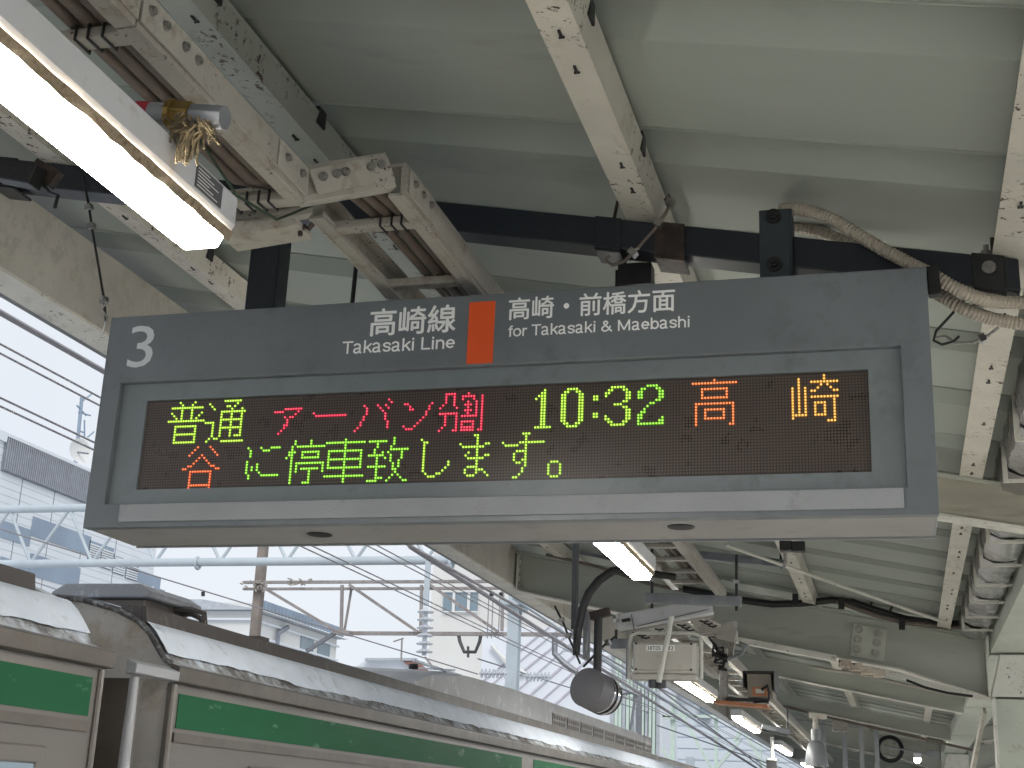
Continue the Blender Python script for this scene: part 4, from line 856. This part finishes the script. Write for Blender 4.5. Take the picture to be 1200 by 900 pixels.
# air conditioning unit: sloped nose then long body with grilles
def xs(pts, y): return [V(x,y,z) for x, z in pts]
secN = [(-5.65,2.50),(-5.4,2.53),(-4.57,2.56),(-3.9,2.54),(-3.52,2.50)]
secB = [(-5.65,2.45),(-5.45,2.70),(-4.57,2.78),(-3.75,2.745),(-3.51,2.70),(-3.50,2.43)]
rows = []
for y, f in ((9.6,0),(10.2,.55),(11.2,.9),(12.6,1),(14.0,1)):
    rows.append([(x, y, 2.44 + (z-2.44)*f) for x, z in secB])
ac = MB().sheet(rows).build('air_conditioner', M_ac, carB, smooth=False)
MB().prism(xs(secB, 14.005), (0,6.2,0)).build('unit_body', M_ac, ac)
MB().bar((-3.72,10.4,2.716),(-3.72,20.2,2.757),.02,.02).build('snow_ledge', M_snow, ac)
for k in range(9):
    y = 14.15 + .67*k; g = MB().box((-3.4985,y,2.47),(-3.494,y+.58,2.60)).build('grille', M_steeld, ac)
    for a in range(5):
        for b in range(2): MB().box((-3.4935,y+.04+.108*a,2.485+.058*b),(-3.4925,y+.115+.108*a,2.525+.058*b)).build('grille_slot', M_black, g)
for y in (11.1, 12.0, 12.9): MB().bar((-3.60,y,2.715),(-3.95,y+.05,2.735),.02,.012).build('panel_rib', M_snow, ac)
MB().cyl((-3.9,10.9,2.70),(-3.9,10.9,2.74),.04,10).build('lifting_eye', M_dark, ac)
# ------------------------------------------------------------------ overhead line: wires along the track
WG = 'overhead wires along the track'
def line_wire(p, q, r, label, m=M_wire): tag(MB().tube([p, q], r, 6).build('overhead_wire', m, smooth=True), label, 'wire', WG)
def along(px, py, X, y0, y1):                                # wire parallel to the track through a point of the view
    p = onX(px, py, X); return V(X, y0, p.z), V(X, y1, p.z)
for (px, py, X, r, lab) in ((0,366,-4.6,.017,'thick upper overhead cable just below the canopy edge'),(0,403,-4.5,.006,'upper wire of the upper pair left of the departure board'),(0,414,-4.5,.006,'lower wire of the upper pair left of the departure board'),
                            (0,466,-4.57,.006,'upper wire of the lower pair left of the departure board'),(0,476,-4.57,.006,'lower wire of the lower pair left of the departure board')):
    line_wire(*along(px,py,X,-10,70), r, lab)
line_wire(onY(0,620,24), onY(560,790,34), .016, 'thin wire sagging from the left gantry past the ventilator box')
line_wire(onY(0,668,24)+V(0,0,0), onY(150,720,24), .012, 'thin wire low on the left in front of the tall building')
line_wire(onY(620,690,20), onY(900,905,45), .02, 'wire running down to the right under the canopy edge')
line_wire(onY(480,640,14), onY(980,960,60), .028, 'thick feeder wire crossing behind the loudspeaker', M_wire)
line_wire(onY(600,700,28), onY(870,880,50), .03, 'pale wire behind the junction box', M_gantry)
MB0 = thing('wire_clamp', 'small dark clamps on the wires near the canopy edge', 'clamp', tuple(onY(576,696,16)))
for a, b in ((576,696),(587,697),(238,696+0)): MB().tube([onY(a,b-2.5,16), onY(a,b+2.5,16)], .025, 8).build('clamp_body', M_dark, MB0)
# ------------------------------------------------------------------ gantry of light blue pipes
YG = 25.0
g1 = thing('pipe_gantry', 'pale blue galvanised pipe truss gantry crossing the tracks', 'gantry', tuple(onY(100,660,YG)))
zl = onY(100,660,YG).z; zu = onY(60,596,YG).z
for z, r in ((zl,.085),(zu,.085)): MB().cyl((-30,YG,z),(-7.3,YG,z),r,14).build('chord', M_gantry, g1, smooth=True)
xx = -29.5; k = 0; step = 1.42/2*1.0
while xx < -8:
    MB().cyl((xx,YG,zl+.06),(xx+step,YG,zu-.06),.035,8).build('diagonal', M_gantry, g1, smooth=True)
    MB().cyl((xx+step+.06,YG,zu-.06),(xx+2*step,YG,zl+.06),.035,8).build('diagonal', M_gantry, g1, smooth=True); xx += 2*step+.06
for px in (231, 528):
    p = onY(px,660,YG); m = MB(); m.tube([p + V(.0, .115*math.cos(t*math.pi/8), .115*math.sin(t*math.pi/8)) + V(.02*t/16,0,0) for t in range(17)], .03, 8); m.build('pipe_collar', M_gantry, g1, smooth=True)
def col(px0, px1, py0, py1, Y, name, label, m, cat='mast', zbase=None):
    a, b = onY(px0,py0,Y), onY(px1,py0,Y); z0 = -1.3 if zbase is None else zbase; w = b.x-a.x
    t = thing(name, label, cat, ((a.x+b.x)/2, Y, z0))
    MB().box((a.x,Y-w/2,z0),(b.x,Y-w/2+.03,a.z)).box((a.x,Y+w/2-.03,z0),(b.x,Y+w/2,a.z)).box((a.x+w*.4,Y-w/2+.031,z0),(a.x+w*.6,Y+w/2-.031,a.z)).build('shaft', m, t)
    return t, a, b, w
t, a, b, w = col(598,611,690,800,30,'gantry_mast','pale blue steel mast standing beyond the gantry, right of the beige building', M_gantry)
MB().box((a.x-.25,29.7,a.z-.4),(b.x+.25,30.3,a.z-.3)).build('cross_arm', M_gantry, t)
# gantry 2: old angle lattice
Y2 = 32.0
g2 = thing('lattice_gantry', 'old brown lattice gantry of angle steel behind the pale blue gantry', 'gantry', tuple(onY(290,683,Y2)))
zu2 = onY(420,682,Y2).z; zl2 = onY(560,743,Y2).z; xa = onY(286,683,Y2).x
for z, x0, h in ((zu2,xa,.07),(zu2-.17,xa,.06),(zl2,onY(395,742,Y2).x,.09)): MB().box((x0,Y2-.05,z-h/2),(-5.5,Y2+.05,z+h/2)).build('chord', M_angle, g2)
nodes = [xa+.5] + [onY(px,700,Y2).x for px in (402,496,592,680)]; zt, zb_ = zu2-.2, zl2+.045
def P(px, py): return onY(px, py, Y2)
for a, b in ((P(312,690),P(392,738)),(P(411,686),P(491,741)),(P(505,686),P(585,741)),(P(600,690),P(680,745))): MB().bar(a+V(0,-.1,0), b+V(0,-.1,0), .07, .07).build('diagonal', M_angle, g2)
for px in (402, 495, 590): MB().bar(P(px,686)+V(0,-.06,0), P(px-1,740)+V(0,-.06,0), .07, .07).build('vertical', M_angle, g2)
MB().bar(P(410,690)+V(0,.1,0), P(402,738)+V(0,.1,0), .05, .05).build('vertical', M_angle, g2)
MB().bar(P(362,764)+V(0,-.15,0), P(398,741)+V(0,-.15,0), .09, .09).build('knee_brace', M_galv, g2); MB().bar(P(395,741)+V(0,-.2,0), P(415,744)+V(0,-.2,0), .25, .12).build('gusset', M_angle, g2)
m = MB(); rnd = random.Random(2)
for k in range(26):
    p = P(286+rnd.uniform(0,30), 686+rnd.uniform(-4,6)) + V(0,-.12,0); m.tube([p, p+V(rnd.uniform(-.12,.12),0,rnd.uniform(-.08,.08))], .02, 5)
for k in range(22):
    p = P(342+rnd.uniform(0,26), 682+rnd.uniform(-4,5)) + V(0,-.12,0); m.tube([p, p+V(rnd.uniform(-.10,.10),0,rnd.uniform(-.06,.06))], .02, 5)
m.build('wire_binding', M_rack, g2, kind='stuff')
a, b = P(305,640), P(297,748)
pz = thing('old_mast', 'weathered brown mast carrying the left end of the lattice gantry', 'mast', (a.x, Y2+.2, -1.3))
MB().box((a.x-.11,Y2+.06,-1.3),(a.x+.11,Y2+.30,a.z+.9)).build('shaft', M_pole, pz, bevel=.02)
MB().box((b.x-.2,Y2-.1,b.z-.1),(b.x+.25,Y2+.4,b.z+.05)).build('band', M_rust, pz)
# insulators
def insul(p, q, n, r, label, m=M_insul):
    p = Vector(p); q = Vector(q); t = thing('insulator', label, 'insulator', tuple(p), 'insulator strings')
    MB().cyl(p, q, r*.28, 8).build('core', m, t)
    d = (q-p)/n
    for k in range(n): c = p + d*(k+.2); MB().tube([c, c+d*.35, c+d*.45], [r*.35, r, r*.95], 12).build('insulator_disc', m, t, smooth=True)
insul(onY(499,712,24), onY(497,768,24), 6, .16, 'hanging string of pale insulator discs in front of the beige building')
t = thing('drop_bracket', 'pale steel strap carrying the hanging insulator string', 'bracket', tuple(onY(502,655,24)))
MB().bar(onY(502,655,24), onY(499,710,24), .10, .04).build('strap', M_gantry, t); MB().bar(onY(498,770,24), onY(510,785,24), .04, .03).build('link', M_angle, t)
insul(onY(562,789,26), onY(594,789,26), 7, .10, 'left horizontal insulator string beside the pale blue mast'); insul(onY(615,793,26), onY(645,793,26), 7, .10, 'right horizontal insulator string beside the pale blue mast')
ub = thing('wire_hanger', 'dark U shaped wire hanger under the lattice gantry', 'hanger', tuple(onY(550,760,Y2)))
MB().tube([P(537,742),P(539,752),P(544,764),P(557,764),P(562,752),P(564,741)], .045, 8).build('loop', M_dark2, ub, smooth=True); MB().bar(P(550,758)+V(0,-.1,0),P(550,771)+V(0,-.1,0),.05,.05).build('pin', M_dark2, ub)
t = thing('bent_bracket_pipe', 'bent grey cantilever arm at the right of the pale mast', 'arm', tuple(onY(650,743,26)))
MB().tube([onY(a,b,26) for a,b in ((650,743),(650,766),(662,778),(676,788))], .06, 8).build('arm', M_galv, t, smooth=True)
t = thing('dropper_wires', 'pair of thin dropper wires beside the beige building', 'wire', tuple(onY(574,700,28)))
for a in (573, 578, 586): MB().tube([onY(a,697,28), onY(a-2,748,28)], .012, 5).build('dropper', M_wire, t)
# ------------------------------------------------------------------ tall building, left
XB = -25.0
def wp(px, py, X=XB): return onX(px, py, X)
zt = 11.6; yE = onX(188,600,XB).y; zf = lambda px, py: onX(px,py,XB).z
tb = thing('office_building', 'tall white sided office building with grey louvre screen and blue grey window bands', 'building', (-30, 34, -1.3))
MB().box((-45,12,-1.3),(XB,yE,zt-.05)).build('wall', M_siding, tb)
MB().box((XB+.001,12,zt-.28),(XB+.10,yE,zt)).build('parapet', M_siding, tb)
# siding boards
for k in range(36):
    z = zt - .45 - .22*k
    if z < 3.4: break
    MB().box((XB+.0015,12,z),(XB+.016,yE,z+.205)).build('siding_board', M_siding, tb)
for py, px in ((0,0),):
    pass
ya, yb = onX(3,530,XB).y, onX(103,560,XB).y
lv = MB().box((XB+.03,ya,onX(0,551,XB).z),(XB+.10,yb,11.50)).build('louvre_screen', M_louv, tb)
n = 44
for k in range(n): y = ya + (yb-ya)*(k+.5)/n; MB().box((XB+.101,y-.02,onX(0,551,XB).z+.02),(XB+.13,y+.025,11.48)).build('louvre_slat', M_loulight, lv)
def panelz(px0, py0, px1, py1, m, name, thick=.03):           # px0,py0 = near top corner; px1,py1 = far bottom corner
    a, b = onX(px0,py0,XB), onX(px1,py1,XB); return MB().box((XB+.0165,min(a.y,b.y),min(a.z,b.z)),(XB+.0165+thick,max(a.y,b.y),max(a.z,b.z))).build(name, m, tb)
panelz(0,609,33,640,M_bpanel,'window_band'); panelz(38,605,103,650,M_bpanel,'window_band'); panelz(104,621+12,130,662,M_bpanel,'window_band')
panelz(0,652,30,672,M_bpanel,'window_band'); panelz(35,648,90,690,M_bpanel,'window_band'); panelz(150,664,186,690,M_bpanel,'window_band'); panelz(180,688,190,708,M_bpanel,'window_band')
for i, px in enumerate((104,118,133,148)):
    f = panelz(px, 636+i*6.5, px+11, 662+i*6.5, M_louv, 'vent_grille')
    o_a, o_b = onX(px,636+i*6.5,XB), onX(px+11,662+i*6.5,XB)
    for j in range(8): z = o_b.z + (o_a.z-o_b.z)*(j+.3)/8; MB().box((XB+.047,min(o_a.y,o_b.y)+.02,z),(XB+.06,max(o_a.y,o_b.y)-.02,z+.05)).build('vent_slat', M_siding, f)
for px in (20, 60, 100, 140): y = onX(px,600,XB).y; MB().box((XB+.0165,y,3),(XB+.022,y+.03,zt-.3)).build('panel_joint', M_louv, tb)
an = thing('roof_antenna', 'thin television antenna with side arms on the office building roof', 'antenna', (-26, 37, 11.6))
MB().tube([onX(88,548,-26), onX(96,465,-26)], .06, 6).build('mast', M_bpanel, an)
for a, b, c, d in ((90,475,101,487),(92,483,106,487),(94,472,107,462),(93,505,98,507),(99,492,99,512),(103,512,110,506)): MB().tube([onX(a,b,-26), onX(c,d,-26)], .03, 5).build('element', M_bpanel, an)
ds = thing('satellite_dish', 'white satellite dish on the office building roof edge', 'dish', tuple(onX(91,545,-25.5)))
c = onX(91,530,-25.5); rr = .42
rows = []
for i in range(5):
    q = i/4; rows.append([c + V(.9,-.35,.25).normalized()*(.14*q*q) + (V(.36,.93,0).normalized()*math.cos(t*math.pi/10) + V(-.1,.04,.99)*math.sin(t*math.pi/10))*rr*q*1.0 for t in range(21)])
MB().sheet(rows).build('reflector', M_siding2, ds, smooth=True); MB().tube([c, c+V(.5,-.15,-.1)], .03, 5).build('feed_arm', M_louv, ds)
# ------------------------------------------------------------------ white cornice building
YW = 60.0; c0 = onY(296,716,YW); XW = c0.x
cb2 = thing('cornice_building', 'low white building with horizontal band lines and a grey tiled roof edge', 'building', (XW-8, YW+10, -1.3))
yfar = onX(394,760,XW).y; zt2 = c0.z
MB().box((XW-14,YW,-1.3),(XW,yfar,zt2)).build('wall', M_siding2, cb2)
MB().prism([V(XW-14.4,YW-.4,zt2+.02),V(XW+.5,YW-.4,zt2+.02),V(XW-2.5,YW-.4,zt2+.5),V(XW-14.4,YW-.4,zt2+.5)], (0,yfar-YW+.8,0)).build('roof', M_roofc, cb2)
for k in range(4): MB().box((XW-14,YW-.18,zt2-.45-.75*k),(XW+.15,yfar+.1,zt2-.36-.75*k)).build('band_course', M_siding, cb2)
for k in range(26): y = YW + (yfar-YW)*k/26; MB().box((XW+.35,y,zt2+.1),(XW+.45,y+.25,zt2+.55)).build('snow_guard', M_bpanel, cb2)
for px, py in ((352,750),(372,758)):
    p = onX(px,py,XW); w = MB().box((XW+.005,p.y,p.z-.7),(XW+.06,p.y+1.6,p.z+.3)).build('window', M_winb, cb2)
MB().tube([onX(333,735,XW-.0)+V(.2,0,0), onX(322,742,XW)+V(.2,0,0), onX(320,760,XW)+V(.2,0,0)], .12, 6).build('downpipe', M_louv, cb2)
c3 = onY(225,706,YW+6); MB().box((c3.x,YW+6,-1.3),(onY(292,706,YW+6).x,YW+14,c3.z)).build('rear_wing', M_siding2, cb2)
# ------------------------------------------------------------------ beige building with window
YD = 75.0
def fbox(px0, py0, px1, py1, Y, depth, z0=None):
    a, b = onY(px0,py0,Y), onY(px1,py1,Y); return MB().box((a.x,Y,(-1.3 if z0 is None else b.z)),(b.x,Y+depth,a.z))
bb = thing('beige_building', 'plain beige apartment block with one window, behind the lattice gantry', 'building', tuple(onY(560,800,YD)))
fbox(509,640,670,800,YD,14).build('wall', M_beige, bb)
w = fbox(520,694,559,716,YD-.12,.10,1).build('window', M_winb, bb)
for px in (530.5, 548): fbox(px,694,px+2,716,YD-.19,.06,1).build('mullion', M_siding2, w)
fbox(519,692.5,560,694,YD-.22,.09,1).build('window_frame', M_siding2, w); fbox(519,716,560,717.5,YD-.22,.09,1).build('window_frame', M_siding2, w)
for px, py, w_ in ((600,700,18),(640,705,16)): fbox(px,py,px+w_,py+16,YD-.12,.10,1).build('window', M_winb, bb)
# small house with brown red roof
YS = 68.0
hs = thing('low_house', 'low house with snow and a brown red roof edge above the train roof', 'house', tuple(onY(460,790,YS)))
fbox(418,783,503,800,YS,8).build('wall', M_siding2, hs)
a, b, c, d = onY(412,786,YS-.6), onY(430,772,YS-.6), onY(487,773,YS-.6), onY(503,788,YS-.6)
MB().prism([a,b,c,d], (0,9,0)).build('roof', M_siding, hs)
a, b, c, d = onY(470,773,YS-.9), onY(487,773,YS-.9), onY(503,787,YS-.9), onY(485,786,YS-.9); MB().prism([a,b,c,d], (0,.25,0)).build('roof_edge', M_redroof, hs); 
a, b, c, d = onY(428,771,YS-1), onY(487,771,YS-1), onY(487,774,YS-1), onY(427,774,YS-1); MB().prism([a,b,c,d], (0,.3,0)).build('ridge', M_roofc, hs)
t = thing('roof_aerial', 'thin aerial pole behind the low house', 'antenna', tuple(onY(471,772,66))); MB().tube([onY(470,775,66),onY(471,748,66)],.05,5).tube([onY(461,752,66),onY(473,748,66)],.04,5).build('pole', M_angle, t)
# ------------------------------------------------------------------ screen building with diagonal stripes
YM = 58.0
sbld = thing('mural_building', 'white screened building with mauve diagonal stripes behind the loudspeaker', 'building', tuple(onY(620,840,YM)))
fbox(566,735,742,900,YM,12).build('wall', M_blind, sbld)
for i, (x0, y0, x1, y1, w_) in enumerate(((562,800,650,728,4),(570,806,660,732,3),(580,812,668,740,5),(590,822,690,735,3),(602,830,700,742,6),(616,836,706,756,4),(630,842,712,768,5),(575,790,600,770,3))):
    a, b = onY(x0,y0,YM-.08), onY(x1,y1,YM-.08); u = V(1,0,1).normalized()*(w_*YM/1600/1.2)
    MB().prism([a, a+V(u.x,0,0), b+V(u.x,0,0), b], (0,.05,0)).build('stripe', M_stripe, sbld)
for i in range(3):
    pts = [onY(604+28*math.cos(t*.157+1.57+.0)+i*6, 790-(34-7*i)*math.sin(t*.157), YM-.16) for t in range(0,10)]
    MB().tube(pts, .10, 6).build('painted_arc', M_siding2, sbld)
gh = thing('slatted_screen', 'tall pale slatted screen wall left of the pale green frames', 'screen wall', tuple(onY(700,880,48)))
fbox(716,765,775,860,48,.2).build('backing', M_blind, gh)
for k in range(13): fbox(717+4.4*k,763,719+4.4*k,868,47.8,.12).build('slat', M_pgreen if k % 3 else M_roofc, gh)
fbox(660,759,775,764,47.6,.2,1).build('top_rail', M_gantry, gh)
# ------------------------------------------------------------------ pale siding hall with green frames
YH = 70.0
hl = thing('siding_hall', 'pale blue grey boarded hall with a grey tiled roof at the lower right', 'building', tuple(onY(860,890,YH)))
fbox(735,792,1000,960,YH,20).build('wall', M_wallb, hl)
for k in range(11): 
    py = 812 + 13*k; a, b = onY(735,py,YH-.05), onY(1000,py,YH-.05); MB().box((a.x,YH-.06,a.z-.44),(b.x,YH-.002,a.z)).build('siding_board', M_wallb, hl)
a, b = onY(730,800,YH-1), onY(860,800,YH-1); zt3 = onY(760,782,YH).z
MB().prism([V(a.x,YH-1,a.z),V(a.x,YH-1,a.z+.12),V(a.x,YH+4,zt3+1.2),V(a.x,YH+4,zt3+1.0)], (b.x-a.x,0,0)).build('roof', M_roofc, hl)
for k in range(26): x = a.x + (b.x-a.x)*k/26; MB().prism([V(x,YH-1.02,a.z+.13),V(x+.12,YH-1.02,a.z+.13),V(x+.12,YH+4,zt3+1.3),V(x,YH+4,zt3+1.3)], (0,.0,.08)).build('tile_roll', M_roofc, hl)
for px in (752,770,820): fbox(px,824,px+14,842,YH-.4,.2,1).build('window', M_winb, hl)
YF = 55.0
pf = thing('green_frame', 'pale green steel frame with diagonal braces in front of the boarded hall', 'frame', tuple(onY(840,890,YF)))
for px in (788, 839, 891): fbox(px-2.2,815,px+2.2,960,YF,.2).build('post', M_pgreen, pf)
for (x0,y0,x1,y1) in ((791,822,836,905),(752,840,788,896),(745,836,790,842),(868,866,836,905),(868,850,900,905),(893,825,860,868),(750,838,940,842)):
    MB().bar(onY(x0,y0,YF-.15), onY(x1,y1,YF-.15), .16, .12).build('brace', M_pgreen, pf)
for k, (px, w_, py) in enumerate(((760,10,870),(808,9,887))):
    t = thing('grey_post', ('left','right')[k]+' stubby grey post seen above the far train roof', 'post', tuple(onY(px,900,50)), 'stubby grey posts'); fbox(px-w_/2,py,px+w_/2,960,50,.3).build('shaft', M_gantry, t)
t, a, b, w = col(746,752,815,900,44,'catenary_mast','slender grey mast right of the round loudspeaker', M_galv)
t = thing('cantilever', 'registration arm with cables beyond the loudspeaker', 'arm', tuple(onY(720,800,30)))
for (x0,y0,x1,y1,r) in ((716,800,748,815,.04),(720,815,752,810,.03),(700,808,748,822,.02),(745,812,735,880,.03)): MB().tube([onY(x0,y0,30),onY(x1,y1,30)], r, 6).build('tube', M_galv, t)
for i, (x0,y0,x1,y1) in enumerate(((700,770,900,900),(560,772,760,835),(770,850,930,905))):
    line_wire(onY(x0,y0,30), onY(x1,y1,48), .016, 'thin wire crossing in front of the boarded hall, %s from the top' % ('first','second','third')[i], M_galv)
